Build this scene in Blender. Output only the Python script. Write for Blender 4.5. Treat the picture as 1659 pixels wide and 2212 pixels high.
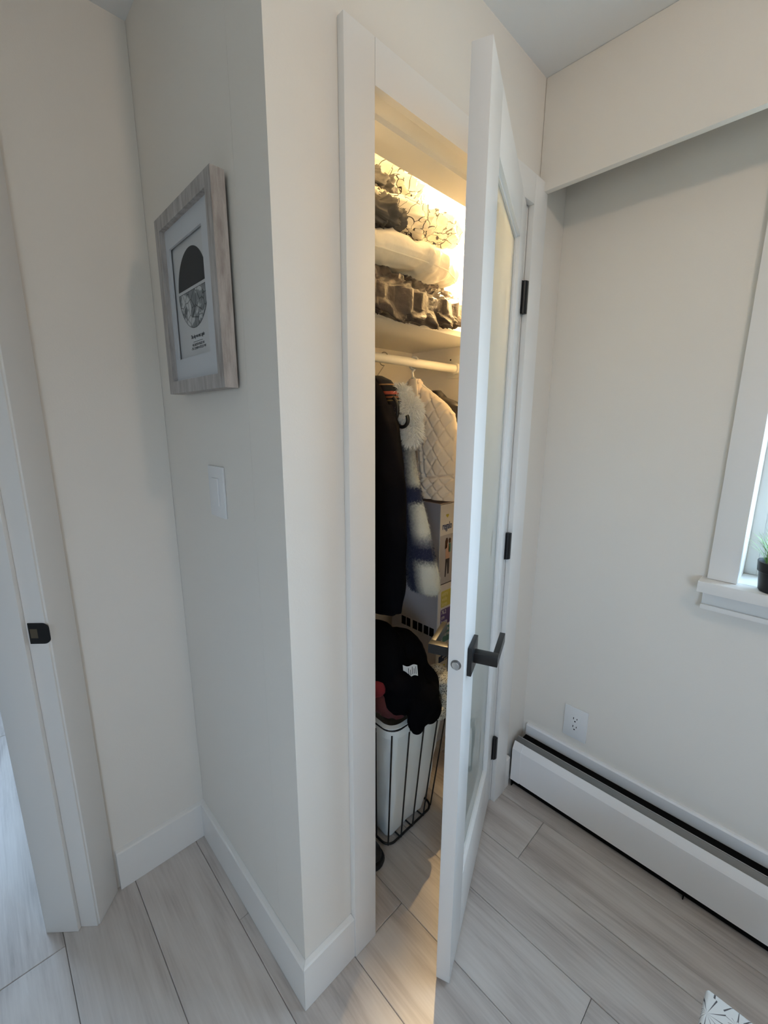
import bpy, bmesh, math, random
from mathutils import Vector, Matrix, noise
from math import sin, cos, pi, radians, sqrt, atan2, exp

for o in list(bpy.data.objects):
    bpy.data.objects.remove(o)
scene = bpy.context.scene
COL = scene.collection
random.seed(7)

# ------------------------------------------------------------------ camera
IMG_W, IMG_H, F_PX = 1659.0, 2212.0, 913.8
CAM = Vector((-0.4119, -0.6964, 1.4196))
yaw, pit, rol = radians(-44.0997), radians(-11.8701), radians(0.1989)
fwd = Vector((-sin(yaw) * cos(pit), cos(yaw) * cos(pit), sin(pit)))
rgt0 = Vector((cos(yaw), sin(yaw), 0)); up0 = rgt0.cross(fwd)
rgt = rgt0 * cos(rol) + up0 * sin(rol); upv = -rgt0 * sin(rol) + up0 * cos(rol)
cd = bpy.data.cameras.new('camera'); cam = bpy.data.objects.new('camera', cd); COL.objects.link(cam)
M = Matrix((rgt, upv, -fwd)).transposed().to_4x4(); M.translation = CAM
cam.matrix_world = M
cd.sensor_fit = 'VERTICAL'; cd.sensor_height = 24.0; cd.sensor_width = 24.0 * IMG_W / IMG_H
cd.lens = 24.0 * F_PX / IMG_H
cd.clip_start = 0.02
scene.camera = cam

# ------------------------------------------------------------------ world, exposure
SKY = 14.0
w = bpy.data.worlds.new('sky'); scene.world = w; w.use_nodes = True
nt = w.node_tree; nt.nodes.clear()
tc = nt.nodes.new('ShaderNodeTexCoord'); sp = nt.nodes.new('ShaderNodeSeparateXYZ')
rp = nt.nodes.new('ShaderNodeValToRGB'); bg = nt.nodes.new('ShaderNodeBackground'); wo = nt.nodes.new('ShaderNodeOutputWorld')
nt.links.new(tc.outputs['Generated'], sp.inputs[0])
mr = nt.nodes.new('ShaderNodeMapRange'); mr.inputs[1].default_value = -1; mr.inputs[2].default_value = 1
nt.links.new(sp.outputs['Z'], mr.inputs[0]); nt.links.new(mr.outputs[0], rp.inputs[0])
el = rp.color_ramp.elements
el[0].position = 0.46; el[0].color = (0.20, 0.24, 0.25, 1)
el[1].position = 0.53; el[1].color = (0.53, 0.735, 1.0, 1)
nt.links.new(rp.outputs[0], bg.inputs[0]); bg.inputs[1].default_value = SKY
nt.links.new(bg.outputs[0], wo.inputs[0])

vs = scene.view_settings
vs.view_transform = 'Standard'; vs.look = 'None'; vs.gamma = 1.0; vs.exposure = 0.0
try: vs.use_curve_mapping = False
except Exception: pass

LAMP_POS = Vector((0.05, -1.2, 2.27)); LAMP_E = 205.0
CLOSET_E = 6000.0

def portal(name, loc, direction, sx, sy):
    l = bpy.data.lights.new(name, 'AREA'); l.shape = 'RECTANGLE'; l.size = sx; l.size_y = sy
    o = bpy.data.objects.new(name, l); COL.objects.link(o); o.location = loc
    o.rotation_euler = Vector(direction).to_track_quat('-Z', 'Y').to_euler()
    l.cycles.is_portal = True
    return o

# ------------------------------------------------------------------ materials
MATS = {}
def mat(name, color=(0.8, 0.8, 0.8), rough=0.5, metal=0.0, spec=0.5, bump=0.0, bscale=200.0, vary=0.0, vscale=4.0, coat=0.0, sheen=0.0, bdist=0.002):
    m = bpy.data.materials.new(name); m.use_nodes = True
    t = m.node_tree; b = t.nodes['Principled BSDF']
    b.inputs['Base Color'].default_value = (*color, 1); b.inputs['Roughness'].default_value = rough
    b.inputs['Metallic'].default_value = metal; b.inputs['Specular IOR Level'].default_value = spec
    b.inputs['Coat Weight'].default_value = coat; b.inputs['Coat Roughness'].default_value = 0.05
    b.inputs['Sheen Weight'].default_value = sheen
    tc = t.nodes.new('ShaderNodeTexCoord')
    if bump:
        n = t.nodes.new('ShaderNodeTexNoise'); n.inputs['Scale'].default_value = bscale; n.inputs['Detail'].default_value = 3
        bp = t.nodes.new('ShaderNodeBump'); bp.inputs['Strength'].default_value = bump; bp.inputs['Distance'].default_value = bdist
        t.links.new(tc.outputs['Object'], n.inputs['Vector']); t.links.new(n.outputs['Fac'], bp.inputs['Height'])
        t.links.new(bp.outputs[0], b.inputs['Normal'])
    if vary:
        n = t.nodes.new('ShaderNodeTexNoise'); n.inputs['Scale'].default_value = vscale; n.inputs['Detail'].default_value = 4
        mx = t.nodes.new('ShaderNodeMixRGB'); mx.inputs[1].default_value = (*[c * (1 - vary) for c in color], 1)
        mx.inputs[2].default_value = (*[min(1, c * (1 + vary)) for c in color], 1)
        t.links.new(tc.outputs['Object'], n.inputs['Vector']); t.links.new(n.outputs['Fac'], mx.inputs[0]); t.links.new(mx.outputs[0], b.inputs['Base Color'])
    MATS[name] = m
    return m
def nodes(m): return m.node_tree, m.node_tree.nodes['Principled BSDF'], m.node_tree.links
def add(t, typ, **kw):
    n = t.nodes.new(typ)
    for k, v in kw.items():
        if k.startswith('i_'): n.inputs[k[2:].replace('_', ' ')].default_value = v
        else: setattr(n, k, v)
    return n
def ramp(t, stops, fac):
    r = t.nodes.new('ShaderNodeValToRGB'); e = r.color_ramp.elements
    e[0].position, e[0].color = stops[0][0], (*stops[0][1], 1); e[1].position, e[1].color = stops[-1][0], (*stops[-1][1], 1)
    for p, c in stops[1:-1]:
        x = e.new(p); x.color = (*c, 1)
    t.links.new(fac, r.inputs[0]); return r

mat('wall_paint', (0.82, 0.775, 0.71), 0.55, bump=0.12, bscale=260, vary=0.012, vscale=3)
mat('ceiling_paint', (0.83, 0.84, 0.84), 0.7, bump=0.1, bscale=300)
mat('trim_paint', (0.84, 0.82, 0.79), 0.32, bump=0.03, bscale=60)
mat('door_paint', (0.84, 0.83, 0.815), 0.3, bump=0.03, bscale=60)
mat('heater_paint', (0.88, 0.87, 0.87), 0.35)
mat('plastic_white', (0.80, 0.80, 0.80), 0.3)
mat('vinyl_white', (0.82, 0.84, 0.85), 0.35)
mat('black_metal', (0.012, 0.012, 0.013), 0.38, metal=0.2, spec=0.5)
mat('black_void', (0.004, 0.004, 0.004), 0.9, spec=0.1)
mat('chrome', (0.72, 0.72, 0.72), 0.12, metal=1.0)
mat('steel_grey', (0.22, 0.22, 0.22), 0.35, metal=0.8)
mat('steel_bright', (0.6, 0.6, 0.6), 0.3, metal=0.9)
mat('subfloor', (0.10, 0.085, 0.075), 0.9)
mat('melamine', (0.82, 0.80, 0.76), 0.4)
mat('rod_enamel', (0.84, 0.82, 0.76), 0.35)
mat('screw_dark', (0.05, 0.045, 0.04), 0.5, metal=0.6)
mat('mat_board', (0.60, 0.61, 0.63), 0.8)
mat('print_paper', (0.58, 0.58, 0.58), 0.85)
mat('ink_dark', (0.030, 0.032, 0.036), 0.7)
mat('ink_line', (0.06, 0.06, 0.065), 0.7)
mat('strike_brass', (0.16, 0.13, 0.09), 0.4, metal=0.6)
mat('brown_cloth', (0.16, 0.12, 0.09), 0.9, vary=0.2, vscale=30, bump=0.3, bscale=300)
mat('black_cloth', (0.003, 0.003, 0.0045), 0.9, spec=0.06, bump=0.3, bscale=400, vary=0.4, vscale=12)
mat('black_fleece', (0.003, 0.003, 0.004), 0.95, spec=0.04, bump=0.3, bscale=300)
mat('black_leather', (0.012, 0.011, 0.011), 0.4, bump=0.2, bscale=120)
mat('beige_quilt', (0.80, 0.69, 0.57), 0.75, spec=0.3, bump=0.15, bscale=250, vary=0.04, vscale=20)
mat('white_cotton', (0.80, 0.77, 0.72), 0.85, bump=0.35, bscale=26, bdist=0.008)
mat('liner_canvas', (0.88, 0.91, 0.88), 0.9, bump=0.25, bscale=500)
mat('fur_white', (0.95, 0.93, 0.88), 0.9, sheen=0.3)
mat('fur_base', (0.88, 0.86, 0.80), 0.95)
mat('red_cloth', (0.20, 0.014, 0.024), 0.9, bump=0.2, bscale=300)
mat('wine_cloth', (0.10, 0.022, 0.022), 0.9, bump=0.2, bscale=300)
mat('rubber_black', (0.012, 0.012, 0.012), 0.6)
mat('pot_black', (0.012, 0.012, 0.014), 0.45, spec=0.4)
mat('soil', (0.04, 0.03, 0.02), 0.95, bump=0.5, bscale=80)
mat('leaf_green', (0.16, 0.34, 0.045), 0.5, vary=0.35, vscale=30)
mat('tag_white', (0.72, 0.73, 0.72), 0.7)
mat('hanger_wire', (0.5, 0.47, 0.42), 0.3, metal=0.9)
mat('ink_navy', (0.012, 0.04, 0.16), 0.6)
mat('ink_yellow', (0.62, 0.56, 0.10), 0.6)
mat('ink_lime', (0.60, 0.58, 0.16), 0.6)
mat('ink_purple', (0.13, 0.10, 0.30), 0.6)
mat('ink_teal', (0.10, 0.27, 0.26), 0.6)
mat('ink_white', (0.75, 0.78, 0.80), 0.6)
mat('ink_grey', (0.42, 0.44, 0.52), 0.6)
mat('ink_skin', (0.55, 0.38, 0.32), 0.6)
mat('ink_hair', (0.05, 0.02, 0.015), 0.6)
mat('ink_jean', (0.03, 0.035, 0.06), 0.6)
mat('ink_paleyellow', (0.80, 0.78, 0.40), 0.6)
mat('box_white', (0.70, 0.72, 0.76), 0.5, vary=0.02, vscale=8)
mat('lamp_body', (0.75, 0.75, 0.74), 0.4)

# laminate planks: grain along local y
m = mat('laminate', (0.4, 0.38, 0.36), 0.36); t, b, L = nodes(m)
tcn = add(t, 'ShaderNodeTexCoord'); oi = add(t, 'ShaderNodeObjectInfo')
vm = add(t, 'ShaderNodeVectorMath', operation='ADD'); cmb = add(t, 'ShaderNodeCombineXYZ')
mul = add(t, 'ShaderNodeMath', operation='MULTIPLY'); mul.inputs[1].default_value = 37.0
L.new(oi.outputs['Random'], mul.inputs[0]); L.new(mul.outputs[0], cmb.inputs[0]); L.new(mul.outputs[0], cmb.inputs[1])
L.new(tcn.outputs['Object'], vm.inputs[0]); L.new(cmb.outputs[0], vm.inputs[1])
mp = add(t, 'ShaderNodeMapping'); mp.inputs['Scale'].default_value = (1, 0.12, 1); L.new(vm.outputs[0], mp.inputs[0])
n1 = add(t, 'ShaderNodeTexNoise', i_Scale=9.0, i_Detail=6.0, i_Roughness=0.65, i_Distortion=1.8); L.new(mp.outputs[0], n1.inputs['Vector'])
mp2 = add(t, 'ShaderNodeMapping'); mp2.inputs['Scale'].default_value = (1, 0.03, 1); L.new(vm.outputs[0], mp2.inputs[0])
n2 = add(t, 'ShaderNodeTexNoise', i_Scale=160.0, i_Detail=3.0); L.new(mp2.outputs[0], n2.inputs['Vector'])
mp3 = add(t, 'ShaderNodeMapping'); mp3.inputs['Scale'].default_value = (1, 0.28, 1); L.new(vm.outputs[0], mp3.inputs[0])
n3 = add(t, 'ShaderNodeTexNoise', i_Scale=5.0, i_Detail=2.0, i_Distortion=0.6); L.new(mp3.outputs[0], n3.inputs['Vector'])
wv = add(t, 'ShaderNodeMath', operation='MULTIPLY'); wv.inputs[1].default_value = 26.0; L.new(n3.outputs['Fac'], wv.inputs[0])
sn = add(t, 'ShaderNodeMath', operation='SINE'); L.new(wv.outputs[0], sn.inputs[0])
a1 = add(t, 'ShaderNodeMath', operation='MULTIPLY'); a1.inputs[1].default_value = 0.05; L.new(sn.outputs[0], a1.inputs[0])
a2 = add(t, 'ShaderNodeMath', operation='MULTIPLY_ADD'); a2.inputs[1].default_value = 0.30; L.new(n2.outputs['Fac'], a2.inputs[0]); L.new(a1.outputs[0], a2.inputs[2])
a3 = add(t, 'ShaderNodeMath', operation='MULTIPLY_ADD'); a3.inputs[1].default_value = 0.75; L.new(n1.outputs['Fac'], a3.inputs[0]); L.new(a2.outputs[0], a3.inputs[2])
a4 = add(t, 'ShaderNodeMath', operation='MULTIPLY_ADD'); a4.inputs[1].default_value = 0.10; L.new(oi.outputs['Random'], a4.inputs[0]); L.new(a3.outputs[0], a4.inputs[2])
r = ramp(t, [(0.30, (0.29, 0.25, 0.225)), (0.47, (0.475, 0.43, 0.40)), (0.60, (0.575, 0.53, 0.495)), (0.85, (0.68, 0.64, 0.605))], a4.outputs[0])
L.new(r.outputs[0], b.inputs['Base Color'])
bp = add(t, 'ShaderNodeBump'); bp.inputs['Strength'].default_value = 0.12; bp.inputs['Distance'].default_value = 0.001
L.new(a3.outputs[0], bp.inputs['Height']); L.new(bp.outputs[0], b.inputs['Normal'])

# frosted glass: scattering body under a smooth polished surface
m = bpy.data.materials.new('frosted_glass'); m.use_nodes = True; MATS['frosted_glass'] = m; t = m.node_tree; t.nodes.clear()
o_ = t.nodes.new('ShaderNodeOutputMaterial'); m1 = t.nodes.new('ShaderNodeMixShader'); m2 = t.nodes.new('ShaderNodeMixShader')
tl = t.nodes.new('ShaderNodeBsdfTranslucent'); df = t.nodes.new('ShaderNodeBsdfDiffuse'); gl = t.nodes.new('ShaderNodeBsdfGlossy'); lw = t.nodes.new('ShaderNodeLayerWeight')
tl.inputs[0].default_value = (0.95, 0.97, 0.95, 1); df.inputs[0].default_value = (0.66, 0.74, 0.71, 1); gl.inputs['Roughness'].default_value = 0.012; lw.inputs[0].default_value = 0.25
m1.inputs[0].default_value = 0.62; t.links.new(df.outputs[0], m1.inputs[1]); t.links.new(tl.outputs[0], m1.inputs[2])
t.links.new(lw.outputs['Fresnel'], m2.inputs[0]); t.links.new(m1.outputs[0], m2.inputs[1]); t.links.new(gl.outputs[0], m2.inputs[2]); t.links.new(m2.outputs[0], o_.inputs[0])
# clear window glass
m = bpy.data.materials.new('window_glass'); m.use_nodes = True; MATS['window_glass'] = m; t = m.node_tree; t.nodes.clear()
o_ = t.nodes.new('ShaderNodeOutputMaterial'); mx = t.nodes.new('ShaderNodeMixShader'); tr = t.nodes.new('ShaderNodeBsdfTransparent'); gl = t.nodes.new('ShaderNodeBsdfGlossy')
gl.inputs['Roughness'].default_value = 0.02; tr.inputs[0].default_value = (0.94, 0.97, 0.96, 1)
mx.inputs[0].default_value = 0.05; t.links.new(tr.outputs[0], mx.inputs[1]); t.links.new(gl.outputs[0], mx.inputs[2]); t.links.new(mx.outputs[0], o_.inputs[0])

def emit(name, col, s):
    m = bpy.data.materials.new(name); m.use_nodes = True; MATS[name] = m; t = m.node_tree; t.nodes.clear()
    o = t.nodes.new('ShaderNodeOutputMaterial'); e = t.nodes.new('ShaderNodeEmission'); e.inputs[0].default_value = (*col, 1); e.inputs[1].default_value = s
    t.links.new(e.outputs[0], o.inputs[0]); return m
emit('lamp_glow', (1.0, 0.765, 0.58), LAMP_E)
emit('closet_glow', (1.0, 0.68, 0.31), CLOSET_E)

def pattern_mat(name, base, dark, kind):
    m = mat(name, base, 0.85, bump=0.15, bscale=300); t, b, L = nodes(m)
    tcn = add(t, 'ShaderNodeTexCoord')
    if kind == 'lines':
        nz = add(t, 'ShaderNodeTexNoise', i_Scale=14.0, i_Detail=2.0); L.new(tcn.outputs['Object'], nz.inputs['Vector'])
        mxv = add(t, 'ShaderNodeMixRGB'); mxv.inputs[0].default_value = 0.06; L.new(tcn.outputs['Object'], mxv.inputs[1]); L.new(nz.outputs['Color'], mxv.inputs[2])
        v = add(t, 'ShaderNodeTexVoronoi', feature='DISTANCE_TO_EDGE'); v.inputs['Scale'].default_value = 24.0; L.new(mxv.outputs[0], v.inputs['Vector'])
        r = ramp(t, [(0.0, dark), (0.022, dark), (0.034, base), (1.0, base)], v.outputs['Distance'])
    elif kind == 'spots':
        v = add(t, 'ShaderNodeTexVoronoi'); v.inputs['Scale'].default_value = 210.0; L.new(tcn.outputs['Object'], v.inputs['Vector'])
        r = ramp(t, [(0.0, dark), (0.28, dark), (0.42, base), (1.0, base)], v.outputs['Distance'])
    L.new(r.outputs[0], b.inputs['Base Color']); return m
pattern_mat('line_sheet', (0.82, 0.78, 0.70), (0.02, 0.02, 0.02), 'lines')
pattern_mat('spot_cloth', (0.55, 0.55, 0.50), (0.03, 0.03, 0.03), 'spots')
# grey-brown duvet
mat('duvet_grey', (0.042, 0.031, 0.029), 0.45, spec=0.4, bump=0.6, bscale=38, vary=0.2, vscale=18, sheen=0.08, bdist=0.010)
mat('cloth_slate', (0.055, 0.055, 0.058), 0.8, vary=0.3, vscale=40)
# striped collar
m = mat('striped_collar', (0.01, 0.01, 0.012), 0.7); t, b, L = nodes(m)
tcn = add(t, 'ShaderNodeTexCoord'); sp_ = add(t, 'ShaderNodeSeparateXYZ'); L.new(tcn.outputs['Object'], sp_.inputs[0])
mr_ = add(t, 'ShaderNodeMapRange'); mr_.inputs[1].default_value = 0.0; mr_.inputs[2].default_value = 0.125; L.new(sp_.outputs['Z'], mr_.inputs[0])
K = (0.01, 0.01, 0.012)
r = ramp(t, [(0, K), (0.30, K), (0.33, (0.3, 0.2, 0.06)), (0.36, K), (0.41, (0.30, 0.10, 0.04)), (0.45, K), (0.50, (0.45, 0.09, 0.06)), (0.55, (0.45, 0.09, 0.06)), (0.58, K), (0.72, K), (0.74, (0.35, 0.2, 0.1)), (0.77, K), (1, K)], mr_.outputs[0])
r.color_ramp.interpolation = 'CONSTANT'; L.new(r.outputs[0], b.inputs['Base Color'])
# plaid sherpa: bands along z and across y
m = mat('plaid_sherpa', (0.6, 0.6, 0.55), 0.95, bump=0.6, bscale=350, sheen=0.2); t, b, L = nodes(m)
tcn = add(t, 'ShaderNodeTexCoord'); nz = add(t, 'ShaderNodeTexNoise', i_Scale=150.0, i_Detail=2.0); L.new(tcn.outputs['Object'], nz.inputs['Vector'])
sp_ = add(t, 'ShaderNodeSeparateXYZ'); L.new(tcn.outputs['Object'], sp_.inputs[0])
ad = add(t, 'ShaderNodeMath', operation='MULTIPLY_ADD'); ad.inputs[1].default_value = 0.03; L.new(nz.outputs['Fac'], ad.inputs[0]); L.new(sp_.outputs['Z'], ad.inputs[2])
mr_ = add(t, 'ShaderNodeMapRange'); mr_.inputs[1].default_value = 0.0; mr_.inputs[2].default_value = 0.70; L.new(ad.outputs[0], mr_.inputs[0])
NV = (0.012, 0.017, 0.05); WH = (0.62, 0.62, 0.55); GY = (0.2, 0.21, 0.23)
r = ramp(t, [(0, NV), (0.045, GY), (0.075, WH), (0.235, WH), (0.275, NV), (0.325, NV), (0.36, GY), (0.40, WH), (0.52, WH), (0.545, NV), (0.60, NV), (0.63, WH), (0.80, WH), (0.84, NV), (0.88, WH), (1, WH)], mr_.outputs[0])
ad2 = add(t, 'ShaderNodeMath', operation='MULTIPLY_ADD'); ad2.inputs[1].default_value = 0.015; L.new(nz.outputs['Fac'], ad2.inputs[0]); 
sh = add(t, 'ShaderNodeMath', operation='MULTIPLY_ADD'); sh.inputs[1].default_value = 0.23; L.new(sp_.outputs['Z'], sh.inputs[0]); L.new(sp_.outputs['Y'], ad2.inputs[2])
mrY = add(t, 'ShaderNodeMapRange'); mrY.inputs[1].default_value = -0.245; mrY.inputs[2].default_value = -0.205
sub = add(t, 'ShaderNodeMath', operation='SUBTRACT'); L.new(ad2.outputs[0], sub.inputs[0])
mz = add(t, 'ShaderNodeMath', operation='MULTIPLY'); mz.inputs[1].default_value = 0.16; L.new(sp_.outputs['Z'], mz.inputs[0]); L.new(mz.outputs[0], sub.inputs[1])
L.new(sub.outputs[0], mrY.inputs[0])
mxp = add(t, 'ShaderNodeMixRGB'); L.new(mrY.outputs[0], mxp.inputs[0]); L.new(r.outputs[0], mxp.inputs[1]); mxp.inputs[2].default_value = (*NV, 1)
L.new(mxp.outputs[0], b.inputs['Base Color'])
# weathered picture-frame wood
m = mat('frame_wood', (0.42, 0.39, 0.37), 0.7); t, b, L = nodes(m)
tcn = add(t, 'ShaderNodeTexCoord'); mp = add(t, 'ShaderNodeMapping'); mp.inputs['Scale'].default_value = (60, 60, 8); L.new(tcn.outputs['Object'], mp.inputs[0])
n1 = add(t, 'ShaderNodeTexNoise', i_Scale=1.0, i_Detail=6.0, i_Roughness=0.7); L.new(mp.outputs[0], n1.inputs['Vector'])
r = ramp(t, [(0.3, (0.26, 0.225, 0.205)), (0.5, (0.42, 0.39, 0.37)), (0.7, (0.55, 0.52, 0.50))], n1.outputs['Fac']); L.new(r.outputs[0], b.inputs['Base Color'])
# street-map print
m = mat('map_print', (0.25, 0.26, 0.27), 0.85); t, b, L = nodes(m)
tcn = add(t, 'ShaderNodeTexCoord'); n1 = add(t, 'ShaderNodeTexNoise', i_Scale=22.0, i_Detail=5.0); L.new(tcn.outputs['Object'], n1.inputs['Vector'])
v = add(t, 'ShaderNodeTexVoronoi', feature='DISTANCE_TO_EDGE'); v.inputs['Scale'].default_value = 45.0; L.new(tcn.outputs['Object'], v.inputs['Vector'])
r = ramp(t, [(0.40, (0.19, 0.20, 0.205)), (0.54, (0.24, 0.25, 0.255)), (0.57, (0.52, 0.53, 0.53)), (1, (0.55, 0.55, 0.55))], n1.outputs['Fac'])
r2 = ramp(t, [(0, (0.3, 0.3, 0.3)), (0.03, (0.5, 0.5, 0.5)), (0.06, (1, 1, 1)), (1, (1, 1, 1))], v.outputs['Distance'])
mm = add(t, 'ShaderNodeMixRGB', blend_type='MULTIPLY'); mm.inputs[0].default_value = 1; L.new(r.outputs[0], mm.inputs[1]); L.new(r2.outputs[0], mm.inputs[2]); L.new(mm.outputs[0], b.inputs['Base Color'])
# printed upholstery with fine radiating stems
m = mat('stem_print', (0.62, 0.60, 0.57), 0.85, bump=0.2, bscale=500); t, b, L = nodes(m)
tcn = add(t, 'ShaderNodeTexCoord'); v = add(t, 'ShaderNodeTexVoronoi'); v.inputs['Scale'].default_value = 17.0; L.new(tcn.outputs['Object'], v.inputs['Vector'])
vs_ = add(t, 'ShaderNodeVectorMath', operation='SUBTRACT'); L.new(tcn.outputs['Object'], vs_.inputs[0])
sc_ = add(t, 'ShaderNodeVectorMath', operation='SCALE'); sc_.inputs['Scale'].default_value = 1.0; L.new(v.outputs['Position'], sc_.inputs[0]); L.new(sc_.outputs[0], vs_.inputs[1])
sx_ = add(t, 'ShaderNodeSeparateXYZ'); L.new(vs_.outputs[0], sx_.inputs[0])
at_ = add(t, 'ShaderNodeMath', operation='ARCTAN2'); L.new(sx_.outputs['X'], at_.inputs[0]); L.new(sx_.outputs['Y'], at_.inputs[1])
m9 = add(t, 'ShaderNodeMath', operation='MULTIPLY'); m9.inputs[1].default_value = 11.0; L.new(at_.outputs[0], m9.inputs[0])
s9 = add(t, 'ShaderNodeMath', operation='SINE'); L.new(m9.outputs[0], s9.inputs[0])
r = ramp(t, [(0, (0.62, 0.60, 0.57)), (0.90, (0.62, 0.60, 0.57)), (0.97, (0.10, 0.09, 0.09)), (1, (0.07, 0.06, 0.06))], s9.outputs[0]); L.new(r.outputs[0], b.inputs['Base Color'])
# corrugated carton side
m = mat('carton_side', (0.52, 0.50, 0.53), 0.6, vary=0.06, vscale=6)
mat('carton_lit_top', (0.75, 0.60, 0.50), 0.6, vary=0.04, vscale=10)  # warm lamp light falling on the top is painted into this colour

# ------------------------------------------------------------------ mesh building
class MB:
    def __init__(s): s.v = []; s.f = []
    def add(s, vs, fs):
        k = len(s.v); s.v += [Vector(x) for x in vs]; s.f += [tuple(i + k for i in f) for f in fs]; return s
    def box(s, x0, x1, y0, y1, z0, z1, bev=0.0, tf=None):
        bm = bmesh.new(); bmesh.ops.create_cube(bm, size=1)
        for v in bm.verts:
            v.co = Vector(((x0 + x1) / 2 + v.co.x * (x1 - x0), (y0 + y1) / 2 + v.co.y * (y1 - y0), (z0 + z1) / 2 + v.co.z * (z1 - z0)))
        if bev: bmesh.ops.bevel(bm, geom=bm.edges[:], offset=bev, segments=2, affect='EDGES', profile=0.6)
        bm.verts.index_update()
        vs = [v.co.copy() for v in bm.verts]; fs = [[v.index for v in f.verts] for f in bm.faces]; bm.free()
        if tf: vs = [tf(v) for v in vs]
        return s.add(vs, fs)
    def prism(s, poly, axis, a0, a1, tf=None):
        # poly: 2-D outline; extruded along axis ('x','y','z')
        n = len(poly)
        def mk(p, a): return {'x': Vector((a, p[0], p[1])), 'y': Vector((p[0], a, p[1])), 'z': Vector((p[0], p[1], a))}[axis]
        vs = [mk(p, a0) for p in poly] + [mk(p, a1) for p in poly]
        fs = [tuple(range(n))[::-1], tuple(range(n, 2 * n))] + [(i, (i + 1) % n, n + (i + 1) % n, n + i) for i in range(n)]
        if tf: vs = [tf(v) for v in vs]
        return s.add(vs, fs)
    def loft(s, rings, cap0=True, cap1=True):
        k = len(rings[0]); vs = [p for r in rings for p in r]; fs = []
        for i in range(len(rings) - 1):
            for j in range(k):
                a = i * k + j; b2 = i * k + (j + 1) % k; fs.append((a, b2, b2 + k, a + k))
        if cap0: fs.append(tuple(range(k))[::-1])
        if cap1: fs.append(tuple((len(rings) - 1) * k + j for j in range(k)))
        return s.add(vs, fs)
    def tube(s, pts, r, n=8, closed=False, cap=True, flat=None):
        pts = [Vector(p) for p in pts]; m_ = len(pts); rings = []
        prev = None
        for i in range(m_):
            d = (pts[(i + 1) % m_] - pts[i - 1]) if closed else (pts[min(i + 1, m_ - 1)] - pts[max(i - 1, 0)])
            d.normalize()
            if prev is None:
                a = Vector((0, 0, 1)) if abs(d.z) < 0.9 else Vector((1, 0, 0)); u = d.cross(a).normalized()
            else:
                u = (prev - d * prev.dot(d)).normalized()
            prev = u; v2 = d.cross(u)
            rr = r[i] if isinstance(r, (list, tuple)) else r
            rings.append([pts[i] + u * (cos(2 * pi * j / n) * rr) + v2 * (sin(2 * pi * j / n) * rr) for j in range(n)])
        if closed:
            rings.append(rings[0]); return s.loft(rings, False, False)
        return s.loft(rings, cap, cap)
    def lathe(s, prof, c, n=32, axis='z'):
        rings = []
        for r, h in prof:
            ring = []
            for j in range(n):
                a = 2 * pi * j / n
                if axis == 'z': ring.append(Vector((c[0] + r * cos(a), c[1] + r * sin(a), c[2] + h)))
                elif axis == 'x': ring.append(Vector((c[0] + h, c[1] + r * cos(a), c[2] + r * sin(a))))
                else: ring.append(Vector((c[0] + r * cos(a), c[1] + h, c[2] + r * sin(a))))
            rings.append(ring)
        return s.loft(rings)
    def ellipsoid(s, c, r, nu=20, nv=12, rot=None):
        c = Vector(c); rings = []
        for i in range(1, nv):
            th = pi * i / nv
            rings.append([Vector((r[0] * sin(th) * cos(2 * pi * j / nu), r[1] * sin(th) * sin(2 * pi * j / nu), r[2] * cos(th))) for j in range(nu)])
        rings = [[c + (rot @ p if rot else p) for p in ring] for ring in rings]
        return s.loft(rings)
    def grid(s, fn, nu, nv, closed_u=False):
        vs = [fn(i / (nu if closed_u else nu - 1), j / (nv - 1)) for j in range(nv) for i in range(nu)]; fs = []
        for j in range(nv - 1):
            for i in range(nu if closed_u else nu - 1):
                a = j * nu + i; b2 = j * nu + (i + 1) % nu; fs.append((a, b2, b2 + nu, a + nu))
        return s.add(vs, fs)

def link(name, mb, material, origin, smooth=None):
    me = bpy.data.meshes.new(name)
    me.from_pydata([tuple(v - origin) for v in mb.v], [], mb.f); me.validate(); me.update()
    bm = bmesh.new(); bm.from_mesh(me); bmesh.ops.recalc_face_normals(bm, faces=bm.faces[:]); bm.to_mesh(me); bm.free()
    if material: me.materials.append(MATS[material])
    if smooth:
        me.polygons.foreach_set('use_smooth', [True] * len(me.polygons))
        if smooth < 179: me.set_sharp_from_angle(angle=radians(smooth))
    o = bpy.data.objects.new(name, me); COL.objects.link(o)
    return o
def wloc(o):
    v = Vector((0, 0, 0))
    while o is not None: v += o.location; o = o.parent
    return v
def base_of(mb):
    xs = [v.x for v in mb.v]; ys = [v.y for v in mb.v]; zs = [v.z for v in mb.v]
    return Vector(((min(xs) + max(xs)) / 2, (min(ys) + max(ys)) / 2, min(zs)))
def part(name, mb, material, parent, smooth=None, label=None, kind=None):
    base = wloc(parent); o = link(name, mb, material, base, smooth); o.parent = parent
    if label: o['label'] = label
    if kind: o['kind'] = kind
    return o
def tag(o, label, cat, group=None, kind=None):
    o['label'] = label; o['category'] = cat
    if group: o['group'] = group
    if kind: o['kind'] = kind
    return o
def thing(name, label, cat, loc, group=None, kind=None):
    o = bpy.data.objects.new(name, None); COL.objects.link(o); o.location = loc; o.empty_display_size = 0.05
    return tag(o, label, cat, group, kind)
def single(name, mb, material, label, cat, smooth=None, group=None, kind=None):
    b0 = base_of(mb); o = link(name, mb, material, b0, smooth); o.location = b0
    return tag(o, label, cat, group, kind)
def struct(name, mb, material, label, cat, smooth=None):
    return single(name, mb, material, label, cat, smooth, None, 'structure')
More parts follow.
